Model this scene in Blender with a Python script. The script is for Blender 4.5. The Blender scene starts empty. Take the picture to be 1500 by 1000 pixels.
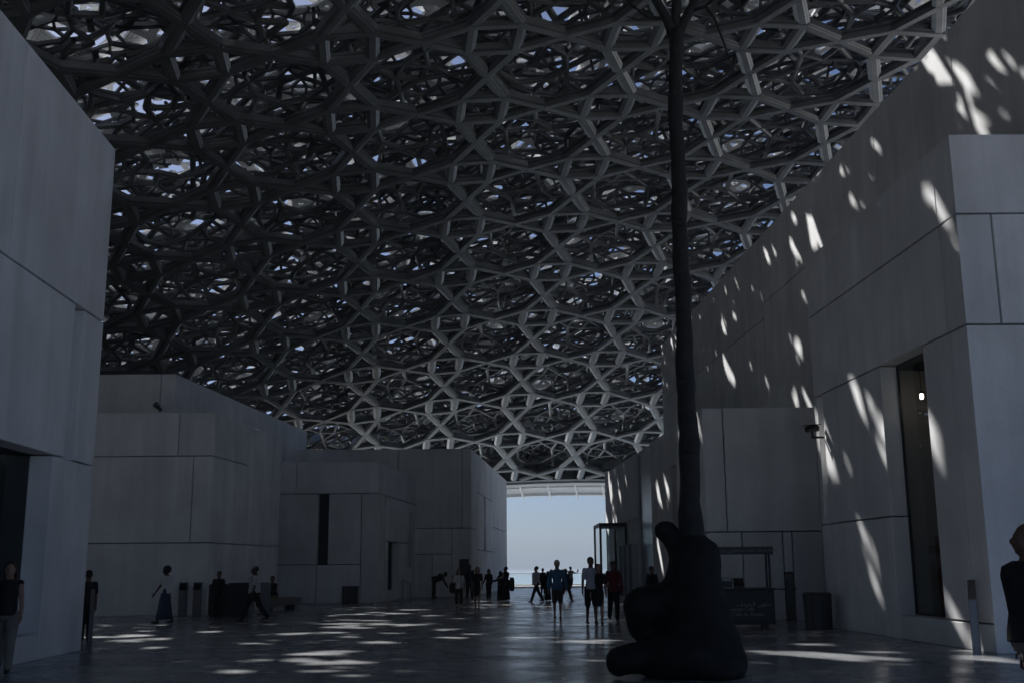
import bpy, bmesh, math, random
import numpy as np
from mathutils import Vector, Matrix

random.seed(7)
rng = np.random.default_rng(11)
SC = bpy.context.scene
COL = SC.collection
R = math.radians

# ------------------------------------------------------------------ camera, sky, sun, exposure
F_PX, EYE, HORIZON, ROLL = 1600.0, 1.52, 831.0, R(-0.45)
PITCH = math.atan((HORIZON - 500) / F_PX)
FW = Vector((0, math.cos(PITCH), math.sin(PITCH)))
UP0 = Vector((0, -math.sin(PITCH), math.cos(PITCH)))
RT0 = Vector((1, 0, 0))
RT = RT0 * math.cos(ROLL) + UP0 * math.sin(ROLL)
UP = UP0 * math.cos(ROLL) - RT0 * math.sin(ROLL)
CAM = Vector((0, 0, EYE))
cam = bpy.data.cameras.new('camera')
cam.sensor_width = 36.0
cam.lens = 36.0 * F_PX / 1500.0
cam.clip_end = 12000
cam_ob = bpy.data.objects.new('camera', cam)
COL.objects.link(cam_ob)
cam_ob.matrix_world = Matrix(((RT.x, UP.x, -FW.x, CAM.x), (RT.y, UP.y, -FW.y, CAM.y), (RT.z, UP.z, -FW.z, CAM.z), (0, 0, 0, 1)))
SC.camera = cam_ob

SUN_DIR = Vector((0.40, -0.60, -0.69)).normalized()      # the way the light travels
world = bpy.data.worlds.new('World')
SC.world = world
world.use_nodes = True
wn = world.node_tree
bg = wn.nodes['Background']
sky = wn.nodes.new('ShaderNodeTexSky')
sky.sky_type = 'NISHITA'
sky.sun_disc = False
sky.sun_elevation = math.asin(-SUN_DIR.z)
sky.sun_rotation = math.atan2(-SUN_DIR.x, -SUN_DIR.y) % (2 * math.pi)
sky.air_density = 0.6
sky.dust_density = 0.9
sky.ozone_density = 6.0
wn.links.new(sky.outputs[0], bg.inputs[0])
bg.inputs[1].default_value = 0.05
sun = bpy.data.lights.new('sun', 'SUN')
sun.energy = 5.0
sun.angle = R(0.53)
sun.color = (1.0, 0.985, 0.965)
sun_ob = bpy.data.objects.new('sun', sun)
COL.objects.link(sun_ob)
sun_ob.rotation_euler = SUN_DIR.to_track_quat('-Z', 'Y').to_euler()
sun_ob.location = (-40, 60, 70)

SC.view_settings.view_transform = 'Standard'
SC.view_settings.look = 'None'
SC.view_settings.gamma = 1.0
SC.view_settings.use_curve_mapping = False
SC.view_settings.exposure = 0.78
SC.render.engine = 'CYCLES'
SC.cycles.use_denoising = True
SC.cycles.max_bounces = 10
SC.cycles.diffuse_bounces = 6
SC.cycles.glossy_bounces = 4
SC.cycles.transmission_bounces = 6
SC.cycles.sample_clamp_indirect = 4.0

# ------------------------------------------------------------------ pixel to place (photograph is 1500 x 1000)
def ray(x, y):
    return FW * F_PX + RT * (x - 750) + UP * (500 - y)

def ground(x, y, z=0.0):
    d = ray(x, y)
    return CAM + d * ((z - EYE) / d.z)

def at_depth(x, y, Y):
    d = ray(x, y)
    return CAM + d * (Y / d.y)

# ------------------------------------------------------------------ materials
def mat(name, color, rough=0.6, metal=0.0, spec=0.5, noise=None, bump=None, trans=0.0, vary=0.0):
    m = bpy.data.materials.new(name)
    m.use_nodes = True
    nt = m.node_tree
    b = nt.nodes['Principled BSDF']
    b.inputs['Base Color'].default_value = (*color, 1)
    b.inputs['Roughness'].default_value = rough
    b.inputs['Metallic'].default_value = metal
    b.inputs['Specular IOR Level'].default_value = spec
    b.inputs['Transmission Weight'].default_value = trans
    src = None
    if noise or bump:
        tc = nt.nodes.new('ShaderNodeTexCoord')
        src = tc.outputs['Object']
    if noise:
        sc, amt = noise
        n = nt.nodes.new('ShaderNodeTexNoise')
        n.inputs['Scale'].default_value = sc
        n.inputs['Detail'].default_value = 6
        n.inputs['Roughness'].default_value = 0.6
        nt.links.new(src, n.inputs['Vector'])
        r = nt.nodes.new('ShaderNodeValToRGB')
        r.color_ramp.elements[0].position = 0.3
        r.color_ramp.elements[1].position = 0.7
        r.color_ramp.elements[0].color = (*[c * (1 - amt) for c in color], 1)
        r.color_ramp.elements[1].color = (*[min(1, c * (1 + amt)) for c in color], 1)
        nt.links.new(n.outputs['Fac'], r.inputs['Fac'])
        out = r.outputs['Color']
        if vary:
            oi = nt.nodes.new('ShaderNodeObjectInfo')
            mr = nt.nodes.new('ShaderNodeMapRange')
            mr.inputs['To Min'].default_value = 1 - vary
            mr.inputs['To Max'].default_value = 1 + vary
            nt.links.new(oi.outputs['Random'], mr.inputs['Value'])
            mx = nt.nodes.new('ShaderNodeMix')
            mx.data_type = 'RGBA'
            mx.blend_type = 'MULTIPLY'
            mx.inputs['Factor'].default_value = 1
            nt.links.new(out, mx.inputs['A'])
            nt.links.new(mr.outputs['Result'], mx.inputs['B'])
            out = mx.outputs['Result']
        nt.links.new(out, b.inputs['Base Color'])
    if bump:
        sc, st = bump
        n = nt.nodes.new('ShaderNodeTexNoise')
        n.inputs['Scale'].default_value = sc
        n.inputs['Detail'].default_value = 4
        nt.links.new(src, n.inputs['Vector'])
        bp = nt.nodes.new('ShaderNodeBump')
        bp.inputs['Strength'].default_value = st
        bp.inputs['Distance'].default_value = 0.02
        nt.links.new(n.outputs['Fac'], bp.inputs['Height'])
        nt.links.new(bp.outputs['Normal'], b.inputs['Normal'])
    return m

def wall_material(name, color):
    """pale cement panel: soft clouding, faint rain streaks, tiny pits"""
    m = mat(name, color, rough=0.82, spec=0.25)
    nt = m.node_tree
    b = nt.nodes['Principled BSDF']
    g = nt.nodes.new('ShaderNodeNewGeometry')
    def noise(scale, vscale, detail):
        mp = nt.nodes.new('ShaderNodeMapping')
        mp.inputs['Scale'].default_value = vscale
        n = nt.nodes.new('ShaderNodeTexNoise')
        n.inputs['Scale'].default_value = scale
        n.inputs['Detail'].default_value = detail
        nt.links.new(g.outputs['Position'], mp.inputs['Vector'])
        nt.links.new(mp.outputs['Vector'], n.inputs['Vector'])
        return n.outputs['Fac']
    cloud = noise(0.7, (1, 1, 1), 5)
    streak = noise(2.2, (1, 1, 0.09), 5)
    fine = noise(40, (1, 1, 1), 3)
    def rng_(sock, lo, hi):
        mr = nt.nodes.new('ShaderNodeMapRange')
        mr.inputs['From Min'].default_value = 0.3
        mr.inputs['From Max'].default_value = 0.7
        mr.inputs['To Min'].default_value = lo
        mr.inputs['To Max'].default_value = hi
        nt.links.new(sock, mr.inputs['Value'])
        return mr.outputs['Result']
    def mul(a, c):
        k = nt.nodes.new('ShaderNodeMath')
        k.operation = 'MULTIPLY'
        nt.links.new(a, k.inputs[0])
        nt.links.new(c, k.inputs[1])
        return k.outputs[0]
    oi = nt.nodes.new('ShaderNodeObjectInfo')
    om = nt.nodes.new('ShaderNodeMapRange')
    om.inputs['To Min'].default_value = 0.91
    om.inputs['To Max'].default_value = 1.06
    nt.links.new(oi.outputs['Random'], om.inputs['Value'])
    v = mul(mul(mul(rng_(cloud, 0.88, 1.07), rng_(streak, 0.89, 1.05)), rng_(fine, 0.95, 1.05)), om.outputs['Result'])
    mx = nt.nodes.new('ShaderNodeMix')
    mx.data_type = 'RGBA'
    mx.blend_type = 'MULTIPLY'
    mx.inputs['Factor'].default_value = 1
    mx.inputs['A'].default_value = (*color, 1)
    nt.links.new(v, mx.inputs['B'])
    nt.links.new(mx.outputs['Result'], b.inputs['Base Color'])
    bp = nt.nodes.new('ShaderNodeBump')
    bp.inputs['Strength'].default_value = 0.25
    bp.inputs['Distance'].default_value = 0.01
    nt.links.new(fine, bp.inputs['Height'])
    nt.links.new(bp.outputs['Normal'], b.inputs['Normal'])
    return m

M = {}
M['wall'] = wall_material('pale_cement', (0.80, 0.80, 0.80))
M['paving'] = mat('pale_paving', (0.52, 0.50, 0.47), 0.8, noise=(0.8, 0.1))
M['core'] = mat('dark_joint', (0.03, 0.03, 0.032), 0.9)
M['black'] = mat('black_paint', (0.012, 0.012, 0.013), 0.45)
M['dark'] = mat('charcoal_paint', (0.03, 0.03, 0.033), 0.5, noise=(6, 0.2))
M['steel'] = mat('brushed_steel', (0.20, 0.20, 0.205), 0.45, metal=1.0, bump=(60, 0.05))
M['bronze'] = mat('dark_bronze', (0.014, 0.013, 0.012), 0.7, metal=0.0, spec=0.25, noise=(3, 0.4), bump=(14, 0.35))
M['bark'] = mat('dark_bark', (0.02, 0.018, 0.016), 0.75, noise=(8, 0.4), bump=(18, 0.8))
M['grey'] = mat('grey_laminate', (0.16, 0.16, 0.17), 0.5)
M['screen'] = mat('dark_screen', (0.01, 0.01, 0.012), 0.12)
M['wood'] = mat('red_brown_wood', (0.30, 0.10, 0.06), 0.5, noise=(4, 0.25))
M['interior'] = mat('interior_plaster', (0.50, 0.43, 0.38), 0.8)
M['stone'] = mat('bench_stone', (0.12, 0.12, 0.125), 0.7, noise=(5, 0.15))
M['white'] = mat('white_paint', (0.75, 0.75, 0.75), 0.5)
M['print'] = mat('white_print', (0.30, 0.30, 0.30), 0.6)
M['sheet'] = mat('pale_metal_sheet', (0.55, 0.56, 0.58), 0.45)
M['metalpanel'] = mat('dark_metal_panel', (0.20, 0.22, 0.24), 0.28, metal=0.9, noise=(2.5, 0.25), bump=(3, 0.15))

def glass_material(name, tint=(0.75, 0.82, 0.82)):
    m = bpy.data.materials.new(name)
    m.use_nodes = True
    nt = m.node_tree
    nt.nodes.remove(nt.nodes['Principled BSDF'])
    out = nt.nodes['Material Output']
    tr = nt.nodes.new('ShaderNodeBsdfTransparent')
    tr.inputs[0].default_value = (*tint, 1)
    gl = nt.nodes.new('ShaderNodeBsdfGlossy')
    gl.inputs['Roughness'].default_value = 0.02
    fr = nt.nodes.new('ShaderNodeFresnel')
    fr.inputs[0].default_value = 1.52
    mx = nt.nodes.new('ShaderNodeMixShader')
    ge = nt.nodes.new('ShaderNodeNewGeometry')
    sb_ = nt.nodes.new('ShaderNodeMath')
    sb_.operation = 'SUBTRACT'
    sb_.use_clamp = True
    nt.links.new(fr.outputs[0], sb_.inputs[0])
    nt.links.new(ge.outputs['Backfacing'], sb_.inputs[1])
    nt.links.new(sb_.outputs[0], mx.inputs[0])
    nt.links.new(tr.outputs[0], mx.inputs[1])
    nt.links.new(gl.outputs[0], mx.inputs[2])
    nt.links.new(mx.outputs[0], out.inputs[0])
    return m
M['glass'] = glass_material('window_glass', (0.82, 0.86, 0.86))
M['clear'] = glass_material('clear_glass', (0.90, 0.95, 0.95))

def bar_material(name, color, rough, metal):
    """painted aluminium bar with fine lengthwise grooves (u runs across the bar)"""
    m = mat(name, color, rough, metal=metal)
    nt = m.node_tree
    b = nt.nodes['Principled BSDF']
    uv = nt.nodes.new('ShaderNodeUVMap')
    sep = nt.nodes.new('ShaderNodeSeparateXYZ')
    nt.links.new(uv.outputs[0], sep.inputs[0])
    w = nt.nodes.new('ShaderNodeMath')
    w.operation = 'SINE'
    k = nt.nodes.new('ShaderNodeMath')
    k.operation = 'MULTIPLY'
    k.inputs[1].default_value = 2 * math.pi * 5
    nt.links.new(sep.outputs[0], k.inputs[0])
    nt.links.new(k.outputs[0], w.inputs[0])
    mr = nt.nodes.new('ShaderNodeMapRange')
    mr.inputs['From Min'].default_value = 0.75
    mr.inputs['From Max'].default_value = 1.0
    mr.inputs['To Min'].default_value = 1.0
    mr.inputs['To Max'].default_value = 0.45
    nt.links.new(w.outputs[0], mr.inputs['Value'])
    g = nt.nodes.new('ShaderNodeNewGeometry')
    n = nt.nodes.new('ShaderNodeTexNoise')
    n.inputs['Scale'].default_value = 0.9
    n.inputs['Detail'].default_value = 7
    nt.links.new(g.outputs['Position'], n.inputs['Vector'])
    m2 = nt.nodes.new('ShaderNodeMapRange')
    m2.inputs['From Min'].default_value = 0.3
    m2.inputs['From Max'].default_value = 0.7
    m2.inputs['To Min'].default_value = 0.75
    m2.inputs['To Max'].default_value = 1.15
    nt.links.new(n.outputs['Fac'], m2.inputs['Value'])
    mm = nt.nodes.new('ShaderNodeMath')
    mm.operation = 'MULTIPLY'
    nt.links.new(mr.outputs['Result'], mm.inputs[0])
    nt.links.new(m2.outputs['Result'], mm.inputs[1])
    mx = nt.nodes.new('ShaderNodeMix')
    mx.data_type = 'RGBA'
    mx.blend_type = 'MULTIPLY'
    mx.inputs['Factor'].default_value = 1
    mx.inputs['A'].default_value = (*color, 1)
    nt.links.new(mm.outputs[0], mx.inputs['B'])
    nt.links.new(mx.outputs['Result'], b.inputs['Base Color'])
    return m
M['bar'] = bar_material('dome_aluminium_shaded', (0.19, 0.20, 0.21), 0.32, 0.55)  # darker copy of the same aluminium: underside shade put into the colour
M['bar_lit'] = bar_material('dome_aluminium_lit', (0.70, 0.71, 0.72), 0.4, 0.0)  # paler copy for the upper layers: sunlit brightness put into the colour

def floor_material():
    m = mat('dark_floor_stone', (0.06, 0.062, 0.066), 0.34, spec=0.5)
    nt = m.node_tree
    b = nt.nodes['Principled BSDF']
    g = nt.nodes.new('ShaderNodeNewGeometry')
    def noise(scale, detail, vs=(1, 1, 1)):
        mp = nt.nodes.new('ShaderNodeMapping')
        mp.inputs['Scale'].default_value = vs
        n = nt.nodes.new('ShaderNodeTexNoise')
        n.inputs['Scale'].default_value = scale
        n.inputs['Detail'].default_value = detail
        nt.links.new(g.outputs['Position'], mp.inputs['Vector'])
        nt.links.new(mp.outputs['Vector'], n.inputs['Vector'])
        return n.outputs['Fac']
    def rm(sock, lo, hi):
        mr = nt.nodes.new('ShaderNodeMapRange')
        mr.inputs['From Min'].default_value = 0.3
        mr.inputs['From Max'].default_value = 0.7
        mr.inputs['To Min'].default_value = lo
        mr.inputs['To Max'].default_value = hi
        nt.links.new(sock, mr.inputs['Value'])
        return mr.outputs['Result']
    at = nt.nodes.new('ShaderNodeAttribute')
    at.attribute_name = 'tone'
    def mul(a, c):
        k = nt.nodes.new('ShaderNodeMath')
        k.operation = 'MULTIPLY'
        nt.links.new(a, k.inputs[0])
        nt.links.new(c, k.inputs[1])
        return k.outputs[0]
    v = mul(mul(rm(noise(1.1, 6), 0.8, 1.2), rm(noise(35, 4), 0.85, 1.15)), at.outputs['Fac'])
    mx = nt.nodes.new('ShaderNodeMix')
    mx.data_type = 'RGBA'
    mx.blend_type = 'MULTIPLY'
    mx.inputs['Factor'].default_value = 1
    mx.inputs['A'].default_value = (0.24, 0.245, 0.255, 1)
    nt.links.new(v, mx.inputs['B'])
    nt.links.new(mx.outputs['Result'], b.inputs['Base Color'])
    nt.links.new(rm(noise(0.8, 5), 0.15, 0.32), b.inputs['Roughness'])
    bp = nt.nodes.new('ShaderNodeBump')
    bp.inputs['Strength'].default_value = 0.22
    bp.inputs['Distance'].default_value = 0.012
    nt.links.new(noise(5, 6, (1, 1, 1)), bp.inputs['Height'])
    nt.links.new(bp.outputs['Normal'], b.inputs['Normal'])
    return m
M['floor'] = floor_material()

# ------------------------------------------------------------------ object helpers
def link(name, mesh, material=None, parent=None):
    o = bpy.data.objects.new(name, mesh)
    COL.objects.link(o)
    if material is not None and not mesh.materials:
        mesh.materials.append(material)
    if parent is not None:
        o.parent = parent
        o.matrix_parent_inverse = Matrix.Translation(-parent.location) if parent.rotation_euler[2] == 0 else parent.matrix_basis.inverted()
    return o

def empty(name, loc, label, cat, group=None):
    o = bpy.data.objects.new(name, None)
    COL.objects.link(o)
    o.location = loc
    o.empty_display_size = 0.3
    tag(o, label, cat, group)
    return o

def tag(o, label, cat, group=None, kind=None):
    if label: o['label'] = label
    if cat: o['category'] = cat
    if group: o['group'] = group
    if kind: o['kind'] = kind
    return o

def pydata(name, verts, faces, smooth=False):
    me = bpy.data.meshes.new(name)
    me.from_pydata([tuple(v) for v in verts], [], faces)
    if smooth:
        me.polygons.foreach_set('use_smooth', [True] * len(me.polygons))
    me.update()
    return me

BOXF = [(0, 3, 2, 1), (4, 5, 6, 7), (0, 1, 5, 4), (1, 2, 6, 5), (2, 3, 7, 6), (3, 0, 4, 7)]

class MB:
    """collects simple solids into ONE mesh"""
    def __init__(self):
        self.v, self.f = [], []
    def add(self, verts, faces):
        n = len(self.v)
        self.v += [tuple(v) for v in verts]
        self.f += [tuple(i + n for i in q) for q in faces]
        return self
    def box(self, x0, y0, z0, x1, y1, z1):
        return self.add([(x0, y0, z0), (x1, y0, z0), (x1, y1, z0), (x0, y1, z0), (x0, y0, z1), (x1, y0, z1), (x1, y1, z1), (x0, y1, z1)], BOXF)
    def bar(self, a, b, w, h=None, up=(0, 0, 1)):
        a, b, up = Vector(a), Vector(b), Vector(up)
        h = h or w
        t = (b - a).normalized()
        s = t.cross(up)
        if s.length < 1e-4: s = t.cross(Vector((1, 0, 0)))
        s.normalize()
        n = s.cross(t)
        q = [(-1, -1), (1, -1), (1, 1), (-1, 1)]
        vs = [p + s * (i * w / 2) + n * (j * h / 2) for p in (a, b) for i, j in q]
        return self.add(vs, BOXF)
    def tube(self, pts, rads, n=10, cap=True):
        pts = [Vector(p) for p in pts]
        base = len(self.v)
        k = len(pts)
        prev = None
        for i, p in enumerate(pts):
            t = (pts[min(i + 1, k - 1)] - pts[max(i - 1, 0)]).normalized()
            s = t.cross(Vector((0, 1, 0.05))) if prev is None else prev - t * prev.dot(t)
            if s.length < 1e-4: s = t.cross(Vector((1, 0, 0)))
            s.normalize()
            prev = s
            c = t.cross(s)
            r = rads[i] if not isinstance(rads, (int, float)) else rads
            ra, rb = (r if isinstance(r, tuple) else (r, r))
            for j in range(n):
                a = 2 * math.pi * j / n
                self.v.append(tuple(p + s * (ra * math.cos(a)) + c * (rb * math.sin(a))))
        for i in range(k - 1):
            for j in range(n):
                a, b2 = base + i * n + j, base + i * n + (j + 1) % n
                self.f.append((a, b2, b2 + n, a + n))
        if cap:
            self.f.append(tuple(base + j for j in range(n))[::-1])
            self.f.append(tuple(base + (k - 1) * n + j for j in range(n)))
        return self
    def build(self, name, material, parent=None, smooth=False, bevel=0.0):
        me = pydata(name, self.v, self.f, smooth)
        if bevel:
            bm = bmesh.new()
            bm.from_mesh(me)
            bmesh.ops.bevel(bm, geom=list(bm.edges), offset=bevel, segments=1, affect='EDGES', clamp_overlap=True)
            bm.to_mesh(me)
            bm.free()
        return link(name, me, material, parent)

# ------------------------------------------------------------------ floor, quay, sea
FLOOR_FAR = 97.0
sea = MB().box(-6000, -6000, -3.0, 6000, 9000, -2.2)
m = mat('sea_water', (0.33, 0.38, 0.42), 0.3, spec=0.5, bump=(0.6, 0.15))
o = sea.build('sea', m)
tag(o, 'pale calm sea beyond the quay edge', 'sea', kind='structure')
fl = MB().box(-80, -60, -1.0, 80, FLOOR_FAR, -0.03)
floor_ob = fl.build('floor', M['core'])
tag(floor_ob, 'dark polished stone plaza floor under the dome', 'floor', kind='structure')
tr = MB().box(-140, -160, -1.0, 140, -60.001, -0.004).box(32, -60, -0.9, 140, FLOOR_FAR - .01, -0.0025).box(-140, -60, -1.0, -80.001, FLOOR_FAR, -0.004).box(-80, -60, -0.9, 80, -16, -0.002).box(-80, 84.6, -0.9, 31.99, FLOOR_FAR - .01, -0.002).box(14, 70, -0.9, 31.99, 84.59, -0.002)
tag(tr.build('terrace', M['paving']), 'pale stone terrace outside the dome, added to bounce sunlight under it', 'terrace', kind='structure')  # paving added to bounce sunlight onto hall faces; only the quay strip shows
sb = MB().box(-80, FLOOR_FAR + 0.002, -2.6, 80, FLOOR_FAR + 0.6, 0.12)
o = sb.build('quay_edge', M['wall'])
tag(o, 'pale stone kerb along the water edge', 'quay', kind='structure')

STREET = Vector((-0.05, 1.0)).normalized()
def slabs():
    LX, LY = 0.9, 1.8
    cand = []
    u = Vector((STREET.y, -STREET.x)); v = STREET
    for j in range(-6, int(FLOOR_FAR / LY) + 1):
        for i in range(-32, 34):
            off = LX * 0.5 * 0
            c = u * (i * LX + off) + v * (j * LY + (LY / 2 if i % 2 else 0))
            if c.y > 83.6 or c.y < -6 or (c.y > 69 and c.x > 13.4): continue
            cand.append(c)
    view = []
    rest = []
    for c in cand:
        d = Vector((c.x, c.y, 0)) - CAM
        z = d.dot(FW)
        if z > 0.5:
            px = 750 + F_PX * d.dot(RT) / z
            py = 500 - F_PX * d.dot(UP) / z
            if -30 < px < 1530 and py < 1010:
                view.append((z, c)); continue
        rest.append(c)
    view.sort(key=lambda t: t[0])
    rest += [c for _, c in view[300:]]
    # outside the paved bay the same slabs go on as wide plates
    g, t = 0.0018, 0.028
    hx, hy = LX / 2 - g, LY / 2 - g
    protos = []
    for k in range(8):
        tone = 0.92 + 0.16 * random.random()
        mb = MB()
        e = 0.002
        vs = []
        for (ix, iy, z) in ((hx, hy, -t), (hx, hy, -e), (hx - e, hy - e, 0)):
            for sx, sy in ((-1, -1), (1, -1), (1, 1), (-1, 1)):
                q = u * (sx * ix) + v * (sy * iy)
                vs.append((q.x, q.y, z))
        fs = [(8, 9, 10, 11)]
        for a in range(4):
            b2 = (a + 1) % 4
            fs += [(a, b2, b2 + 4, a + 4), (a + 4, b2 + 4, b2 + 8, a + 8)]
        me = pydata('slab', vs, fs)
        at = me.attributes.new('tone', 'FLOAT', 'POINT')
        at.data.foreach_set('value', [tone] * len(vs))
        me.materials.append(M['floor'])
        protos.append((me, np.array(vs), fs))
    for z, c in view[:300]:
        o = bpy.data.objects.new('slab', random.choice(protos)[0])
        COL.objects.link(o)
        o.location = (c.x, c.y, random.uniform(-0.0012, 0.0012))
        o.parent = floor_ob
    V, Fc, T = [], [], []
    base = protos[0][1]
    fs = protos[0][2]
    for c in rest:
        n = len(V) * 12
        V.append(base + np.array([c.x, c.y, random.uniform(-0.0012, 0.0012)]))
        Fc += [tuple(i + n for i in q) for q in fs]
        T += [0.92 + 0.16 * random.random()] * 12
    me = bpy.data.meshes.new('slab_field')
    me.from_pydata(np.concatenate(V).tolist(), [], Fc)
    at = me.attributes.new('tone', 'FLOAT', 'POINT')
    at.data.foreach_set('value', T)
    o = link('slab_field', me, M['floor'], floor_ob)
    o['kind'] = 'stuff'
slabs()

# ------------------------------------------------------------------ buildings of separate panels
class Face:
    def __init__(self, O, u, n):
        self.O, self.u, self.n = Vector(O), Vector(u).normalized(), Vector(n).normalized()
    def P(self, s, z, d=0.0):
        q = self.O + self.u * s - self.n * d
        return Vector((q.x, q.y, z))
    def hit(self, x, y):
        d = ray(x, y)
        n3 = Vector((self.n.x, self.n.y, 0))
        t = (Vector((self.O.x, self.O.y, 0)) - CAM).dot(n3) / d.dot(n3)
        h = CAM + d * t
        return (Vector((h.x, h.y)) - self.O).dot(self.u), h.z
    def s(self, x, y): return self.hit(x, y)[0]
    def z(self, x, y): return self.hit(x, y)[1]

T_PANEL = 0.42
def panel(face, s0, s1, z0, z1, parent, mL=False, mR=False, t=T_PANEL, recess=0.0, material='wall', name='panel'):
    g = 0.017
    a = s0 + (0 if mL else g)
    b = s1 - (0 if mR else g)
    c, d = z0 + (g if z0 > 0.02 else 0), z1 - g
    ia = a + (t if mL else 0)
    ib = b - (t if mR else 0)
    e = 0.012
    fa, fb = a + (0 if mL else e), b - (0 if mR else e)
    P = face.P
    vs = [P(fa, c + e, recess), P(fb, c + e, recess), P(fb, d - e, recess), P(fa, d - e, recess),
          P(a, c, recess + e), P(b, c, recess + e), P(b, d, recess + e), P(a, d, recess + e),
          P(ia, c, t + recess), P(ib, c, t + recess), P(ib, d, t + recess), P(ia, d, t + recess)]
    fs = [(0, 1, 2, 3)]
    for k in range(4):
        q = (k + 1) % 4
        fs += [(k, k + 4, q + 4, q), (k + 4, k + 8, q + 8, q + 4)]
    fs.append((8, 11, 10, 9))
    if face.u.x * face.n.y - face.u.y * face.n.x > 0:
        fs = [f[::-1] for f in fs]
    return link(name, pydata(name, vs, fs), M[material], parent)

def prism(name, poly, z0, z1, material, parent):
    n = len(poly)
    vs = [(p[0], p[1], z0) for p in poly] + [(p[0], p[1], z1) for p in poly]
    fs = [tuple(range(n))[::-1], tuple(range(n, 2 * n))] + [(i, (i + 1) % n, (i + 1) % n + n, i + n) for i in range(n)]
    return link(name, pydata(name, vs, fs), M[material], parent)

def pane(face, s0, s1, z0, z1, depth, parent, material='glass', name='window_pane', th=0.012):
    mb = MB()
    P = face.P
    vs = [P(s0, z0, depth), P(s1, z0, depth), P(s1, z1, depth), P(s0, z1, depth),
          P(s0, z0, depth + th), P(s1, z0, depth + th), P(s1, z1, depth + th), P(s0, z1, depth + th)]
    mb.add(vs, BOXF)
    return mb.build(name, M[material], parent)

def frame(face, s0, s1, z0, z1, depth, parent, w=0.05, th=0.06, material='dark'):
    mb = MB()
    P = face.P
    def b(a0, a1, c0, c1):
        mb.add([P(a0, c0, depth), P(a1, c0, depth), P(a1, c1, depth), P(a0, c1, depth),
                P(a0, c0, depth + th), P(a1, c0, depth + th), P(a1, c1, depth + th), P(a0, c1, depth + th)], BOXF)
    b(s0, s0 + w, z0, z1); b(s1 - w, s1, z0, z1); b(s0 + w, s1 - w, z0, z0 + w); b(s0 + w, s1 - w, z1 - w, z1)
    return mb.build('window_frame', M[material], parent)

def perp(u, sign):
    return Vector((u.y, -u.x)) * sign

def inset(face, s0, s1, depth):
    return [face.P(s0, 0, depth).to_2d(), face.P(s1, 0, depth).to_2d()]

# ---- near left hall
C = ground(118, 952)
L1 = Face((C.x, C.y), STREET, perp(STREET, 1))
ztop = L1.z(165, 213)
zA = (L1.z(147, 470) + L1.z(0, 367)) / 2
zB = L1.z(132, 681)
near = -17.0
b1 = empty('museum_hall', (C.x, C.y, 0), 'tall pale panelled hall with a deep street window beside the woman in a black vest', 'building')
sV, s1, s2 = L1.s(28, 222), L1.s(107, 500), L1.s(121, 500)
sW, sX = L1.s(77, 675), L1.s(116, 683)
zs = L1.z(60, 926)
panel(L1, near, sV, zA, ztop, b1)
panel(L1, sV, 0, zA, ztop, b1, mR=True)
panel(L1, near, s1, zB, zA, b1)
panel(L1, s1, s2, zB, zA, b1, recess=0.28, t=0.1, name='recessed_panel')
panel(L1, s2, 0, zB, zA, b1, mR=True)
panel(L1, sW, sX, 0, zB, b1)
panel(L1, sX, 0, 0, zB, b1, mR=True)
panel(L1, near, sW, 0, zs, b1, name='sill_panel')
wp = pane(L1, near, sW, zs, zB, 0.40, b1)
panel(L1, near, sW, zs, zB, b1, recess=1.4, t=0.05, material='interior', name='interior_wall')
back = Face(L1.P(0, 0).to_2d(), -L1.n, L1.u)
panel(back, 0, 40, 0, zA, b1, mL=True)  # unseen depth of the hall, stretched to block light from the left
panel(back, 0, 40, zA, ztop, b1, mL=True)
poly = inset(L1, near, -0.45, 0.45) + [L1.P(-0.45, 0, 40).to_2d(), L1.P(near, 0, 40).to_2d()]
prism('core', poly, zB + 0.02, ztop - 0.05, 'core', b1)
poly = inset(L1, near, -0.45, 1.5) + [L1.P(-0.45, 0, 40).to_2d(), L1.P(near, 0, 40).to_2d()]
prism('lower_core', poly, 0.0, zB + 0.01, 'core', b1)
prism('corner_core', [L1.P(sW + .06, 0, .43).to_2d(), L1.P(-.45, 0, .43).to_2d(), L1.P(-.45, 0, 1.49).to_2d(), L1.P(sW + .06, 0, 1.49).to_2d()], 0.0, zB + 0.005, 'core', b1)

# ---- left stepped hall: lower block and taller block behind it
C = ground(301, 900)
uF = Vector((1, 0.0))
uR = Vector((0.085, 1)).normalized()
L2F = Face((C.x, C.y), uF, (0, -1))
L2R = Face((C.x, C.y), uR, perp(uR, 1))
b2 = empty('museum_hall', (C.x, C.y, 0), 'low pale panelled hall standing behind the dark reception desk and two touch screen pylons', 'building')
zt = L2F.z(312, 603); za = L2F.z(305, 667); zb = L2F.z(303, 794)
sl = -9.0
a1, a2 = L2F.s(262, 635), L2F.s(281, 730)
panel(L2F, sl, a1, za, zt, b2); panel(L2F, a1, 0, za, zt, b2, mR=True)
panel(L2F, sl, a2, zb, za, b2); panel(L2F, a2, 0, zb, za, b2, mR=True)
panel(L2F, sl, 0, 0, zb, b2, mR=True)
r1, r2 = L2R.s(363, 690), L2R.s(413, 640)
panel(L2R, 0, r1, za, zt, b2, mL=True); panel(L2R, 0, r1, zb, za, b2, mL=True)
panel(L2R, r1, r2, zb, zt, b2); panel(L2R, 0, r2, 0, zb, b2, mL=True)
prism('core', inset(L2F, sl, -0.5, 0.45) + [L2R.P(r2 - .02, 0, 0.45).to_2d(), (L2F.P(sl, 0).x, L2R.P(r2, 0).y)], 0, zt - 0.03, 'core', b2)

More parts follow.
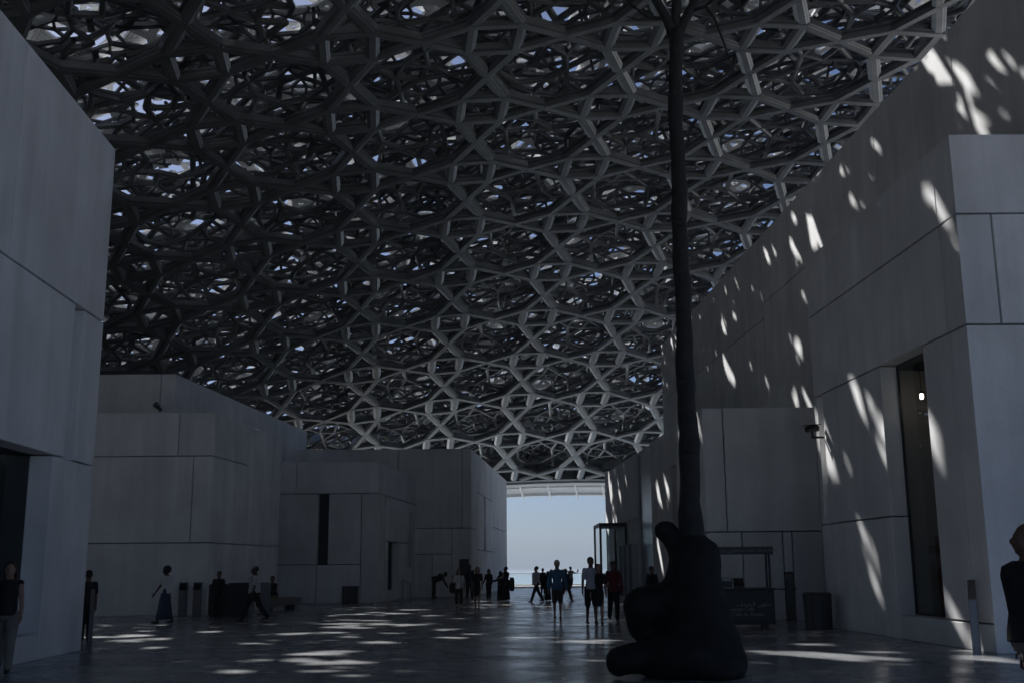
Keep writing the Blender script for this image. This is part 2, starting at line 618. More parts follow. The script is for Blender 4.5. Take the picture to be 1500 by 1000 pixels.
Y2 = 44.0
q = at_depth(258, 547, Y2)
L2bF = Face((q.x, q.y), uF, (0, -1))
uR2 = Vector((0.09, 1)).normalized()
L2bR = Face((q.x, q.y), uR2, perp(uR2, 1))
b2b = empty('museum_hall', (q.x, q.y, 0), 'taller pale hall set back behind the low hall, small spotlight on its front', 'building')
zt2 = q.z
zlow = zt - 1.5
c1 = L2bF.s(235, 575)
panel(L2bF, -38, c1, zlow, zt2, b2b); panel(L2bF, c1, 0, zlow, zt2, b2b, mR=True)  # unseen far left stretch, added to keep side light off the dome
d1, d2, d3 = L2bR.s(323, 580), L2bR.s(400, 620), L2bR.s(450, 632)
panel(L2bR, 0, d1, zlow, zt2, b2b, mL=True); panel(L2bR, d1, d3, zlow, zt2, b2b)
panel(L2bR, 0, d1, 0, zlow, b2b, mL=True); panel(L2bR, d1, d3, 0, zlow, b2b); panel(L2bF, -38, 0, 0, zlow, b2b, mR=True)
prism('core', inset(L2bF, -38, -0.5, 0.45) + [L2bR.P(d3 - .02, 0, 0.45).to_2d(), (L2bF.P(-38, 0).x, L2bR.P(d3, 0).y)], 0, zt2 - 0.03, 'core', b2b)
# spotlight on its front
sp = L2bF.P(c1 + 0.05, L2bF.z(236, 600) + 0.02, -0.02)
so = empty('spotlight', sp, 'small round spotlight fixed to the front of the taller set back hall', 'spotlight')
MB().box(sp.x - .05, sp.y - .1, sp.z - .05, sp.x + .05, sp.y + .015, sp.z + .05).build('bracket', M['dark'], so)
MB().tube([sp + Vector((0.0, -.10, .02)), sp + Vector((-.05, -.22, .08)), sp + Vector((-.10, -.36, .16))], [.07, .1, .12], 12).build('lamp_head', M['steel'], so, smooth=False)

# ---- small hall with the slit windows
C = ground(550, 882)
uR3 = Vector((0.095, 1)).normalized()
L3F = Face((C.x, C.y), uF, (0, -1))
L3R = Face((C.x, C.y), uR3, perp(uR3, 1))
b3 = empty('museum_hall', (C.x, C.y, 0), 'small pale hall with a tall black slit window and a recessed side window', 'building')
zt = L3F.z(552, 675); za = L3F.z(540, 722); zb = L3F.z(500, 826)
S = lambda x, y: L3F.s(x, y)
e0, e1, e2, e3, e4 = -6.5, S(434, 700), S(466, 760), S(481, 760), S(529, 780)
e5 = S(463, 850)
panel(L3F, e0, e1, za, zt, b3); panel(L3F, e1, 0, za, zt, b3, mR=True)
panel(L3F, e0, e2, zb, za, b3, name='panel'); panel(L3F, e3, e4, zb, za, b3)
panel(L3F, e0, e5, 0, zb, b3); panel(L3F, e5, e4, 0, zb, b3); panel(L3F, e4, 0, 0, za, b3, mR=True)
pane(L3F, e2, e3, zb, za, 0.34, b3)
Sr = lambda x, y: L3R.s(x, y)
g1, g2, g3, g4, g5, g6, gE = Sr(563, 780), Sr(565.5, 780), Sr(568.5, 820), Sr(585, 820), Sr(599.5, 790), Sr(605, 790), Sr(610, 701)
zw0, zw1 = L3R.z(568, 864), L3R.z(568, 792)
zs0, zs1 = L3R.z(602, 829), L3R.z(602, 751)
panel(L3R, 0, g1, 0, za, b3, mL=True)
panel(L3R, 0, gE, za, zt, b3, mL=True)
panel(L3R, g1, g2, zw0, za, b3, recess=0.3, t=0.1, name='recessed_panel')
panel(L3R, g1, g2, 0, zw0, b3)
panel(L3R, g2, g5, zw1, za, b3)
panel(L3R, g2, g3, 0, zw1, b3)
panel(L3R, g3, g4, 0, zw0, b3, name='sill_panel')
pane(L3R, g3, g4, zw0, zw1, 0.36, b3)
panel(L3R, g4, g5, 0, zw1, b3)
panel(L3R, g5, g6, zs1, za, b3); panel(L3R, g5, g6, 0, zs0, b3)
pane(L3R, g5, g6, zs0, zs1, 0.34, b3)
panel(L3R, g6, gE, 0, za, b3)
prism('core', inset(L3F, e0, -0.5, 0.45) + [L3R.P(gE - .02, 0, 0.45).to_2d(), (L3F.P(e0, 0).x, L3R.P(gE, 0).y)], 0, zt - 0.03, 'core', b3)

# ---- far left hall beside the opening
C = ground(690, 873)
uR4 = Vector((0.079, 1)).normalized()
L4F = Face((C.x, C.y), uF, (0, -1))
L4R = Face((C.x, C.y), uR4, perp(uR4, 1))
b4 = empty('museum_hall', (C.x, C.y, 0), 'large far pale hall with a dark notice board, beside the open view to the sky', 'building')
zt = L4F.z(692, 656); za = L4F.z(650, 773); zb = L4F.z(640, 811)
S = lambda x, y: L4F.s(x, y)
h0, h1, h2 = -38.0, S(583, 670), S(677, 700)
h3, h4 = S(662, 800), S(633, 840)
panel(L4F, h0, h1, za, zt, b4); panel(L4F, h1, h2, za, zt, b4); panel(L4F, h2, 0, za, zt, b4, mR=True)
panel(L4F, h0, h3, zb, za, b4); panel(L4F, h0, h4, 0, zb, b4); panel(L4F, h4, h3, 0, zb, b4)
panel(L4F, h3, 0, 0, za, b4, mR=True)
Sr = lambda x, y: L4R.s(x, y)
k1, k2, k3, k4, k5, kE = Sr(699, 770), Sr(709, 770), Sr(711.5, 770), Sr(722, 770), Sr(729, 820), Sr(742, 706)
zc1, zc0, zd = L4R.z(710, 727), L4R.z(710, 806), L4R.z(724, 772)
panel(L4R, 0, k1, 0, za, b4, mL=True); panel(L4R, 0, k1, za, zt, b4, mL=True)
panel(L4R, k1, k4, zc1, zt, b4)
panel(L4R, k1, k2, zc0, zc1, b4)
panel(L4R, k2, k3, zc0, zc1, b4, recess=0.3, t=0.1, name='recessed_panel')
panel(L4R, k3, k4, zc0, zc1, b4)
panel(L4R, k1, k4, 0, zc0, b4)
panel(L4R, k4, kE, zd, zt, b4)
panel(L4R, k4, k5, 0, zd, b4); panel(L4R, k5, kE, 0, zd, b4)
prism('core', inset(L4F, h0, -0.5, 0.45) + [L4R.P(kE - .02, 0, 0.45).to_2d(), (L4F.P(h0, 0).x, L4R.P(kE, 0).y)], 0, zt - 0.03, 'core', b4)
nb = empty('notice_board', L4F.P(S(680, 826), 0, -0.1), 'dark rectangular notice board standing at the corner of the large far hall', 'notice board')
s0, s1_ = S(673, 826), S(687, 826)
p0, p1 = L4F.P(s0, 0, -0.12), L4F.P(s1_, 0, -0.12)
MB().box(p0.x, p0.y - .06, L4F.z(680, 850), p1.x, p0.y, L4F.z(680, 818)).build('board', M['dark'], nb)
for xx in (p0.x + .08, p1.x - .08):
    MB().box(xx - .025, p0.y - .05, 0, xx + .025, p0.y - .01, L4F.z(680, 850)).build('leg', M['dark'], nb)

# ---- near right hall: street face, front face, niche window
C = ground(1461, 957)
R1S = Face((C.x, C.y), STREET, perp(STREET, -1))
R1F = Face((C.x, C.y), (1, 0.0), (0, -1))
b5 = empty('museum_hall', (C.x, C.y, 0), 'pale panelled hall with a tall niche window and a camera slot, beside the bald man', 'building')
zt = R1S.z(1391, 195); zA = R1S.z(1405, 310); zB = R1S.z(1420, 473); zC = R1S.z(1310, 755); zD = R1S.z(1400, 908)
S = lambda x, y: R1S.s(x, y)
far = S(1185, 480)
w0, w1 = S(1367, 700), S(1303, 720)       # niche: near edge, far edge
v1 = S(1412, 720)
t0, t1 = S(1210.5, 680), S(1203.5, 680)
q1 = S(1378, 380)
q2 = S(1235, 432)
zh = R1S.z(1290, 539)
panel(R1S, 0, q1, zA, zt, b5, mL=True); panel(R1S, q1, far, zA, zt, b5)
panel(R1S, 0, q1, zB, zA, b5, mL=True); panel(R1S, q1, far, zB, zA, b5)
panel(R1S, 0, v1, zD, zB, b5, mL=True); panel(R1S, 0, v1, 0, zD, b5, mL=True)
panel(R1S, v1, w0, zD, zB, b5); panel(R1S, v1, w1, 0, zD, b5, name='sill_panel')
panel(R1S, w1, t0, zC, zB, b5); panel(R1S, w1, far, 0, zC, b5)
panel(R1S, t1, far, zC, zB, b5)
panel(R1S, t0, t1, zC, zB, b5, recess=0.25, t=0.1, name='recessed_panel')
pane(R1S, w0, w1, zD, zB, 0.38, b5)
frame(R1S, w0 + .001, w1 - .001, zD + .001, zB - .001, 0.36, b5, w=0.035)
panel(R1S, w0 - 1.6, w1 + .3, 0.02, zB, b5, recess=2.1, t=0.05, material='interior', name='interior_wall')
iE = Face(R1S.P(w1 + .42, 0, .45).to_2d(), -R1S.n, -R1S.u)
panel(iE, 0, 1.63, 0.02, zB, b5, t=.05, material='interior', name='interior_end_wall')
panel(iE, .62, 1.5, 0.02, 2.15, b5, t=.04, recess=-.06, material='wood', name='interior_door')
_f2 = Face(R1S.P(0, 0, .68).to_2d(), R1S.u, R1S.n); lp = _f2.P(*_f2.hit(1350, 580))
lo_ = empty('ceiling_lamp', lp, 'small glowing lamp seen high inside the niche window', 'lamp')
M['glow'] = bpy.data.materials.new('lamp_glow'); M['glow'].use_nodes = True
_b = M['glow'].node_tree.nodes['Principled BSDF']; _b.inputs['Emission Color'].default_value = (1, .86, .72, 1); _b.inputs['Emission Strength'].default_value = 7
MB().tube([lp + Vector((0, 0, -.06)), lp + Vector((0, 0, .0)), lp + Vector((0, 0, .06))], [.03, .045, .03], 14).build('bulb', M['glow'], lo_, smooth=True)
MB().tube([lp + Vector((0, 0, .062)), lp + Vector((0, 0, .12))], [.06, .03], 12).build('cap', M['dark'], lo_)
MB().tube([lp + Vector((0, 0, .12)), Vector((lp.x, lp.y, zB + .015))], .008, 6).build('cable', M['dark'], lo_)
z3 = R1F.z(1452, 400)
f1 = R1F.s(1459, 390)
panel(R1F, 0, 9, zA, zt, b5, mL=True)
panel(R1F, 0, f1, zB, zA, b5, mL=True); panel(R1F, f1, 9, zB, zA, b5)
panel(R1F, 0, 9, 0, zB, b5, mL=True)
prism('core', inset(R1S, 0.5, far, 0.45)[::-1] + [R1S.P(0.5, 0, 9).to_2d(), R1S.P(far, 0, 9).to_2d()][0:2], zB + .02, zt - 0.03, 'core', b5)
prism('lower_core', [R1S.P(s_, 0, d_).to_2d() for s_, d_ in ((w1 + .5, .45), (far, .45), (far, 9), (w1 + .5, 9))], 0, zB + .01, 'core', b5)
prism('corner_core', [R1S.P(s_, 0, d_).to_2d() for s_, d_ in ((.5, .45), (w0 - .06, .45), (w0 - .06, 2.3), (.5, 2.3))], 0, zB + .01, 'core', b5)

# ---- the tall long wall rising behind it
SET = 2.6
Ct = R1S.P(0, 0, SET)
RT_ = Face((Ct.x, Ct.y), STREET, perp(STREET, -1))
zt = (RT_.z(968, 508) * .7 + RT_.z(1300, 128) * .3)
b6 = empty('tall_wall', RT_.P(15, 0), 'very tall plain wall rising behind the niche window hall up to the dome', 'wall')
S = lambda x, y: RT_.s(x, y)
far6 = S(969, 540)
cuts = [0.45, S(1394, 100), S(1282, 240), S(1207, 330), S(1120, 480), far6]
zm = RT_.z(1140, 417)
for i in range(5):
    a, b = cuts[i], cuts[i + 1]
    if i < 3:
        panel(RT_, a, b, 0, zt, b6)
    else:
        zz = RT_.z(1100, 460) if i == 3 else RT_.z(970, 588)
        panel(RT_, a, b, zz, zt, b6, mR=(i == 4)); panel(RT_, a, b, 0, zz, b6, mR=(i == 4))
prism('core', inset(RT_, 0.45, far6 - .5, .45)[::-1] + [RT_.P(0.45, 0, 6).to_2d(), RT_.P(far6 - .5, 0, 6).to_2d()], 0, zt - .03, 'core', b6)
tb = Face(RT_.P(far6, 0).to_2d(), -RT_.n, RT_.u)
panel(tb, 0, 6, 0, zt, b6, mL=True)

# ---- block behind the drinks cart
Ck = ground(1040, 908)
Ck.y = 32.1
KF = Face((Ck.x, Ck.y), (1, -0.02), (-0.02, -1))
KS = Face((Ck.x, Ck.y), STREET, perp(STREET, -1))
b7 = empty('pavilion_block', (Ck.x, Ck.y, 0), 'low pale block jutting out behind the drinks cart, with a dark doorway', 'building')
zt = KF.z(1100, 596); zC = KF.z(1100, 778)
wK = KF.s(1200, 700)
j1, j2 = KF.s(1062, 690), KF.s(1090, 850)
dl, dr = KF.s(1150, 850), KF.s(1164, 850)
panel(KF, 0, j1, zC, zt, b7, mL=True); panel(KF, j1, wK, zC, zt, b7)
panel(KF, 0, j2, 0, zC, b7, mL=True)
panel(KF, j2, dl, 0, zC, b7); panel(KF, dr, wK, 0, zC, b7)
zdo = KF.z(1157, 838); panel(KF, dl, dr, 0, zdo, b7, recess=0.06, t=0.2, material='stone', name='door'); panel(KF, dl, dr, zdo, zC, b7)
panel(KS, 0, 4, zC, zt, b7, mL=True); panel(KS, 0, 4, 0, zC, b7, mL=True)
prism('core', [KF.P(.45, 0, .45).to_2d(), KF.P(wK, 0, .45).to_2d(), KF.P(wK, 0, 6).to_2d(), KF.P(.2, 0, 6).to_2d()], 0, zt - .03, 'core', b7)

# ---- the long low wall further along on the right
Cr = R1S.P(0, 0)
R3 = Face((Cr.x, Cr.y), STREET, perp(STREET, -1))
b8 = empty('gallery_wall', R3.P(30, 0), 'long low gallery wall with a dark metal strip, beyond the bronze tree', 'building')
S = lambda x, y: R3.s(x, y)
zt = R3.z(953, 647); zt2_ = R3.z(910, 677)
m0, m1, m2, m3 = 22.6, S(953, 700), S(934, 700), S(887, 740)
n1, n2 = S(991, 700), S(983, 700)
zW = R3.z(985, 683); zl = R3.z(912, 765)
panel(R3, m0, n1, 0, zt, b8, mL=True); nf = Face(R3.P(m0, 0).to_2d(), (1, 0.05), (0.05, -1)); panel(nf, 0, 3, 0, zt, b8, mL=True); panel(R3, n1, n2, zW, zt, b8); pane(R3, n1, n2, 0.02, zW, .34, b8); panel(R3, n2, m1, 0, zt, b8)
panel(R3, m1, m2, 0, zt - .02, b8, recess=0.1, t=0.3, material='metalpanel', name='metal_strip')
panel(R3, m2, m3, zl, zt2_, b8, mR=True); panel(R3, m2, m3, 0, zl, b8, mR=True)
e3f = Face(R3.P(m3, 0).to_2d(), -R3.n, R3.u)
panel(e3f, 0, 7, 0, zt2_, b8, mL=True)
prism('core', inset(R3, m0 + .5, m3 - .5, .45)[::-1] + [R3.P(m0 + .5, 0, .9).to_2d(), R3.P(m3 - .5, 0, .9).to_2d()], 0, zt - .05, 'core', b8)

# ------------------------------------------------------------------ the dome: layers of star-shaped frames
AP = Vector((14.94, 34.32, 24.2))
DR = 138.06
A0 = 0.124
L0 = 6.08
G0 = np.array([-15.637, 7.888])
RIM_V = G0 @ np.array([-math.sin(A0), math.cos(A0)]) + 9.12 * L0   # front edge, in the lattice's own direction
VAX = np.array([-math.sin(A0), math.cos(A0)])

def sphere(g, off):
    """plane coordinates about the crown -> point and outward normal on a shell `off` above the lowest one"""
    g = np.asarray(g, float)
    rr = np.linalg.norm(g, axis=-1, keepdims=True) + 1e-9
    th = rr / DR
    d = g / rr
    n = np.concatenate([d * np.sin(th), np.cos(th)], axis=-1)
    c = np.array([AP.x, AP.y, AP.z - DR])
    return c + n * (DR + off), n

S_SQ = 0.1675
def star_edges():
    c = [(S_SQ, S_SQ), (-S_SQ, S_SQ), (-S_SQ, -S_SQ), (S_SQ, -S_SQ)]
    t = [(.5, 0), (0, .5), (-.5, 0), (0, -.5)]
    E = []
    for k in range(4):
        E.append((c[k], c[(k + 1) % 4], 0 if k % 2 == 0 else 1, 1, 1))
        # tip k touches corners k and k-1
        for cc in (c[k], c[(k - 1) % 4]):
            dx, dy = cc[0] - t[k][0], cc[1] - t[k][1]
            cl = 2 + (k % 2) * 2 + (1 if dx * dy > 0 else 0)
            E.append((t[k], cc, cl, 0, 1))
    return E
EDGES = star_edges()
EA = np.array([e[0] for e in EDGES]); EB = np.array([e[1] for e in EDGES])
EC = np.array([e[2] for e in EDGES]); XA = np.array([e[3] for e in EDGES]); XB = np.array([e[4] for e in EDGES])

def bars(A, B, off, W, D, ch, jit, wk=None):
    """A, B: (n,2) plane ends; returns verts (n*2*k,3), quads, uvs.  profile: flat foot, flared cheeks, upright sides"""
    pa, na = sphere(A, off)
    pb, nb_ = sphere(B, off)
    t = pb - pa
    ln = np.linalg.norm(t, axis=1, keepdims=True)
    t = t / ln
    n = na + nb_
    n /= np.linalg.norm(n, axis=1, keepdims=True)
    s = np.cross(t, n)
    s /= np.linalg.norm(s, axis=1, keepdims=True)
    h = (W / 2 if wk is None else (W / 2 * wk)[:, None])
    if ch > 0:
        hi = h - ch
        prof = [(-h, D), (-h, ch * .5), (-hi, 0), (hi, 0), (h, ch * .5), (h, D)]
        uu = [0, 0.1, 0.2, 0.8, 0.9, 1.0]
    else:
        prof = [(-h, D), (-h, 0), (h, 0), (h, D)]
        uu = [0, 0.2, 0.8, 1.0]
    k = len(prof)
    V = np.zeros((len(A), 2, k, 3))
    for i, (a, z) in enumerate(prof):
        d = s * a + n * (z + jit[:, None])
        V[:, 0, i] = pa + d
        V[:, 1, i] = pb + d
    idx = []
    for i in range(k):
        j = (i + 1) % k
        idx.append((i, j, k + j, k + i))
    idx = np.array(idx)
    Q = (np.arange(len(A))[:, None, None] * 2 * k + idx[None]).reshape(-1, 4)
    uvq = []
    for i in range(k):
        j = (i + 1) % k
        uvq.append([(uu[i], 0), (uu[j], 0), (uu[j], 1), (uu[i], 1)])
    UV = np.tile(np.array(uvq).reshape(1, -1, 2), (len(A), 1, 1)).reshape(-1, 2)
    return V.reshape(-1, 3), Q, UV

def mesh_np(name, V, Q, UV, material):
    me = bpy.data.meshes.new(name)
    me.vertices.add(len(V)); me.loops.add(len(Q) * 4); me.polygons.add(len(Q))
    me.vertices.foreach_set('co', V.astype(np.float32).ravel())
    me.loops.foreach_set('vertex_index', Q.astype(np.int32).ravel())
    me.polygons.foreach_set('loop_start', np.arange(0, len(Q) * 4, 4, dtype=np.int32))
    uvl = me.uv_layers.new(name='UVMap')
    uvl.data.foreach_set('uv', UV.astype(np.float32).ravel())
    me.materials.append(material)
    me.update(calc_edges=True)
    me.validate()
    me.shade_flat()
    return me

def star_bars(centres, L, rot, off, W, D, ch):
    """all twelve bars of every star; centres (n,2)"""
    ca, sa = math.cos(rot), math.sin(rot)
    Rm = np.array([[ca, sa], [-sa, ca]])
    a = (EA @ Rm) * L; b = (EB @ Rm) * L
    d = (b - a); d /= np.linalg.norm(d, axis=1, keepdims=True)
    ext = W * 0.30
    a = a - d * np.where(XA > 0, ext, -0.022)[:, None]; b = b + d * (XB * ext)[:, None]
    A = (centres[:, None] + a[None]).reshape(-1, 2)
    B = (centres[:, None] + b[None]).reshape(-1, 2)
    jit = np.tile(EC * 0.004, len(centres))
    return A, B, jit

def lattice(L, rot, origin, back=-52.0, rad=66.0):
    u = np.array([math.cos(rot), math.sin(rot)]); v = np.array([-math.sin(rot), math.cos(rot)])
    n = int(110 / L) + 2
    I, J = np.meshgrid(np.arange(-n, n + 1), np.arange(-n, n + 1))
    g = origin + I.ravel()[:, None] * L * u + J.ravel()[:, None] * L * v
    keep = (np.linalg.norm(g, axis=1) < rad) & (g @ VAX < RIM_V + L * 0.3) & (g[:, 1] > back) & (g[:, 0] < 6.5)
    return g[keep]

def in_view(g, off):
    p, n = sphere(g, off)
    d = p - np.array(CAM)
    z = d @ np.array(FW)
    x = 750 + F_PX * (d @ np.array(RT)) / np.maximum(z, .1)
    y = 500 - F_PX * (d @ np.array(UP)) / np.maximum(z, .1)
    return (z > 1) & (x > -90) & (x < 1590) & (y > -90), z

dome = empty('lattice_dome', (AP.x, AP.y, 0), 'vast dark lattice dome of overlapping star-shaped metal frames over the plaza', 'dome')
#          L     rot         offset W/L    depth chamfer
LAYERS = [(L0,   A0,         0.0,   0.097, 0.36, 0.165),
          (3.45, A0 + 0.30,  0.75,  0.066, 0.22, 0.075),
          (2.55, A0 - 0.42,  1.35,  0.064, 0.18, 0.055),
          (4.30, A0 + 0.62,  1.95,  0.066, 0.22, 0.09),
          (1.95, A0 + 0.16,  2.50,  0.064, 0.12, 0.0),
          (3.05, A0 + 0.48,  5.40,  0.112, 0.14, 0.0),
          (4.40, A0 + 0.10,  6.00,  0.124, 0.16, 0.0),
          (2.30, A0 - 0.25,  6.60,  0.112, 0.10, 0.0)]
def clip_front(A, B, jit):
    """bars end at the front edge of the dome"""
    va, vb = A @ VAX, B @ VAX
    swap = va > vb
    A[swap], B[swap] = B[swap].copy(), A[swap].copy()
    va, vb = A @ VAX, B @ VAX
    keep = va < RIM_V - 0.05
    A, B, jit, va, vb = A[keep], B[keep], jit[keep], va[keep], vb[keep]
    f = np.clip((RIM_V - va) / np.maximum(vb - va, 1e-6), 0, 1)
    B = A + (B - A) * f[:, None]
    return A, B, jit

# gaps in the upper layers: where the frames leave a clear way for the sun (ground or wall spot, radius)
SPOTS = []
def spot_floor(x, y, w):
    p = ground(x, y)
    SPOTS.append((p, max(0.15, 0.30 * w * p.y / F_PX)))
def spot_wall(face, x, y, r):
    s_, z_ = face.hit(x, y)
    SPOTS.append((face.P(s_, z_), r * 0.5))
for (x, y, w) in ((463, 898, 20), (483, 901, 27), (525, 899, 33), (567, 892, 33), (550, 896, 25), (587, 897, 37), (613, 897, 22), (627, 901, 25),
                  (530, 907, 22), (565, 907, 37), (557, 913, 22), (480, 913, 30), (515, 915, 30), (503, 917.5, 55), (616, 914, 40), (483, 925, 35),
                  (578, 925, 27), (509, 932, 27), (475, 955, 70), (508, 952, 40), (427, 965, 30), (458, 966, 28), (500, 969, 60), (679, 933, 32),
                  (695, 929, 22), (723, 935, 47), (843, 942, 50), (702, 880, 30), (713, 885, 18), (740, 885, 18), (717, 903, 22),
                  (302, 926, 32), (248, 927.5, 30), (192, 931, 48), (190, 937, 38), (267, 934, 40), (150, 932, 30), (365, 943, 25), (222, 944, 20), (280, 986, 38),
                  (1135, 956, 48), (1176, 955, 57), (1190, 961, 60), (1182, 951, 40), (1266, 953, 60), (1260, 959.5, 72), (1320, 960, 57), (1348, 958, 66),
                  (1377, 952, 30), (1438, 968, 70), (1344, 993, 88), (1153, 944, 25)):
    spot_floor(x, y, w)
for (x, y, r) in ((1367, 100, .45), (1415, 122, .3), (1188, 305, .5), (1202, 272, .3), (1160, 370, .3), (1190, 358, .25), (1060, 480, .3),
                  (1065, 530, .5), (1076, 560, .35), (1180, 440, .28), (1172, 480, .35), (1140, 390, .2), (1122, 575, .3), (1163, 578, .3)):
    spot_wall(RT_, x, y, r)
for (x, y, r) in ((1370, 200, .35), (1366, 640, .4), (1392, 930, .35), (1213, 680, .3), (1370, 300, .25)):
    spot_wall(R1S, x, y, r)
for (x, y, r) in ((964, 735, .5), (966, 825, .5), (893, 735, .6), (890, 760, .5), (900, 790, .5)):
    spot_wall(R3, x, y, r)
ua0 = np.array([math.cos(A0), math.sin(A0)])
def clearance(P):
    """distance from the sun ray through P to the nearest bar of the lowest layer"""
    c = np.array([AP.x, AP.y, AP.z - DR]); d = -np.array(SUN_DIR); o_ = np.array(P) - c
    b_ = o_ @ d; t = -b_ + math.sqrt(b_ * b_ - (o_ @ o_ - DR * DR)); q_ = o_ + d * t
    th = math.acos(q_[2] / DR); g_ = q_[:2] / (np.linalg.norm(q_[:2]) + 1e-9) * DR * th
    rel = g_ - G0
    l = np.array([rel @ ua0, rel @ VAX]) / L0
    best = 9
    for di in (-1, 0, 1):
        for dj in (-1, 0, 1):
            q2 = l - np.round(l) + np.array([di, dj])
            ab = EB - EA; k_ = np.clip(((q2 - EA) * ab).sum(1) / (ab * ab).sum(1), 0, 1)
            best = min(best, np.linalg.norm(q2 - EA - ab * k_[:, None], axis=1).min())
    return best * L0
moved = []
for P, r in SPOTS:
    cand = []
    for i in range(-5, 6):
        for j in range(-5, 6):
            q_ = P + Vector((i * .28, j * .4, 0)) if P.z < .01 else P + STREET.to_3d() * (j * .25) + Vector((0, 0, i * .25))
            cl = min(clearance(q_), .32 + r)
            cand.append((cl - .12 * math.hypot(i * .28, j * .4) / (1 + r), q_))
    moved.append((max(cand, key=lambda t: t[0])[1], r))
SPOTS = moved
SPC = np.array([tuple(p) for p, _ in SPOTS]); SPR = np.array([r for _, r in SPOTS]); SD = np.array(SUN_DIR)
def open_gaps(A, B, jit, off, W):
    # split each bar in two so only the piece that crosses a gap goes
    Mi = (A + B) / 2
    A2, B2, J2 = np.concatenate([A, Mi]), np.concatenate([Mi, B]), np.concatenate([jit, jit])
    keep = np.ones(len(A2), bool)
    for f in (0.1, 0.5, 0.9):
        p, _ = sphere(A2 + (B2 - A2) * f, off)
        d = p[:, None] - SPC[None]
        t = d @ SD
        dist = np.linalg.norm(d - t[..., None] * SD, axis=-1)
        keep &= ~(dist < SPR[None] + W * 0.35).any(1)
    touched = (~keep[:len(A)]) | (~keep[len(A):])
    A3 = np.concatenate([A[~touched], A2[keep & np.tile(touched, 2)]])
    B3 = np.concatenate([B[~touched], B2[keep & np.tile(touched, 2)]])
    J3 = np.concatenate([jit[~touched], J2[keep & np.tile(touched, 2)]])
    return A3, B3, J3

for li, (L, rot, off, wf, D, ch) in enumerate(LAYERS):
    org = G0 if li == 0 else G0 + rng.uniform(-3, 3, 2)
    g = lattice(L, rot, org)
    if li >= 5:      # the topmost skin stops short of the right edge
        gx = g[:, 0] + AP.x
        g = g[gx < (15.0 if li == 7 else 30.0)]
    W = wf * L
    mt = M['bar'] if li < 5 else M['bar_lit']
    single = np.zeros(len(g), bool)
    if li < 2:
        vis, z = in_view(g, off)
        order = np.argsort(np.where(vis, z, 1e9))
        order = order[:min(int(vis.sum()), 180 if li == 0 else 120)]
        single[order] = True
    for k in np.nonzero(single)[0]:
        A, B, jit = star_bars(g[k:k + 1], L, rot, off, W, D, ch)
        A, B, jit = clip_front(A, B, jit)
        if li and len(A): A, B, jit = open_gaps(A, B, jit, off, W)
        if not len(A): continue
        V, Q, UV = bars(A, B, off, W, D, ch, jit)
        link('star_frame', mesh_np('star_frame', V, Q, UV, mt), None, dome)
    A, B, jit = star_bars(g[~single], L, rot, off, W, D, ch)
    A, B, jit = clip_front(A, B, jit)
    if li: A, B, jit = open_gaps(A, B, jit, off, W * (1.3 if li >= 5 else 1))
    wk = None
    if li >= 5:
        # broader frames on the side that shades the right-hand halls
        pm, _ = sphere((A + B) / 2, off)
        rel = pm - np.array([R1S.O.x, R1S.O.y, 0])
        nn = np.array([R1S.n.x, R1S.n.y, 0])
        t_ = -(rel @ nn) / (SD @ nn)
        hit = pm + t_[:, None] * SD
        on = (t_ > 0) & (hit[:, 2] > -1) & (hit[:, 2] < 15) & (hit[:, 1] > 17) & (hit[:, 1] < 75)
        tf = -pm[:, 2] / SD[2]
        fl_ = pm + tf[:, None] * SD
        onf = (fl_[:, 0] > -10) & (fl_[:, 0] < 8) & (fl_[:, 1] > 14) & (fl_[:, 1] < 70)
        wk = np.where(on, 1.5, np.where(onf, 1.14, np.where(pm[:, 0] < -24, 0.88, 1.0)))
    V, Q, UV = bars(A, B, off, W, D, ch, jit, wk)
    o = link('star_frame_layer', mesh_np('star_frame_layer', V, Q, UV, mt), None, dome)
    o['kind'] = 'stuff'

# rim: edge beam and the slatted pale canopy outside it
def rim_pt(s, dv, off):
    ua = np.array([math.cos(A0), math.sin(A0)])
    g = ua * s + VAX * (RIM_V + dv)
    return g
def rim_strip(name, v0, v1, o0, o1, n=24, span=52):
    ss = np.linspace(-span, span * .6, n)
    vs, fs = [], []
    for s in ss:
        for dv, of in ((v0, o0), (v1, o0), (v1, o1), (v0, o1)):
            p, _ = sphere(rim_pt(s, dv, of), of)
            vs.append(tuple(p))
    for i in range(n - 1):
        for j in range(4):
            a, b = i * 4 + j, i * 4 + (j + 1) % 4
            fs.append((a, b, b + 4, a + 4))
    fs += [(3, 2, 1, 0), tuple((n - 1) * 4 + j for j in range(4))]
    return pydata(name, vs, fs)
link('edge_beam', rim_strip('edge_beam', -0.05, 0.35, 0.0, 7.2), M['bar'], dome)
link('edge_flange', rim_strip('edge_flange', 0.352, 0.8, -0.12, 0.1), M['sheet'], dome)
link('canopy_sheet', rim_strip('canopy_sheet', 0.85, 5.2, 1.7, 1.75), M['sheet'], dome)
for k in range(4):
    v = 1.0 + k * 1.3
    link('canopy_purlin', rim_strip('canopy_purlin', v, v + 0.09, 1.45, 1.66), M['white'], dome)
for k in range(30):
    s = -46 + k * 2.6
    a, _ = sphere(rim_pt(s, .8, 0), 1.25)
    b, _ = sphere(rim_pt(s + 1.2, 5.2, 0), 1.3)
    MB().bar(a, b, 0.10, 0.2).build('canopy_rib', M['white'], dome)

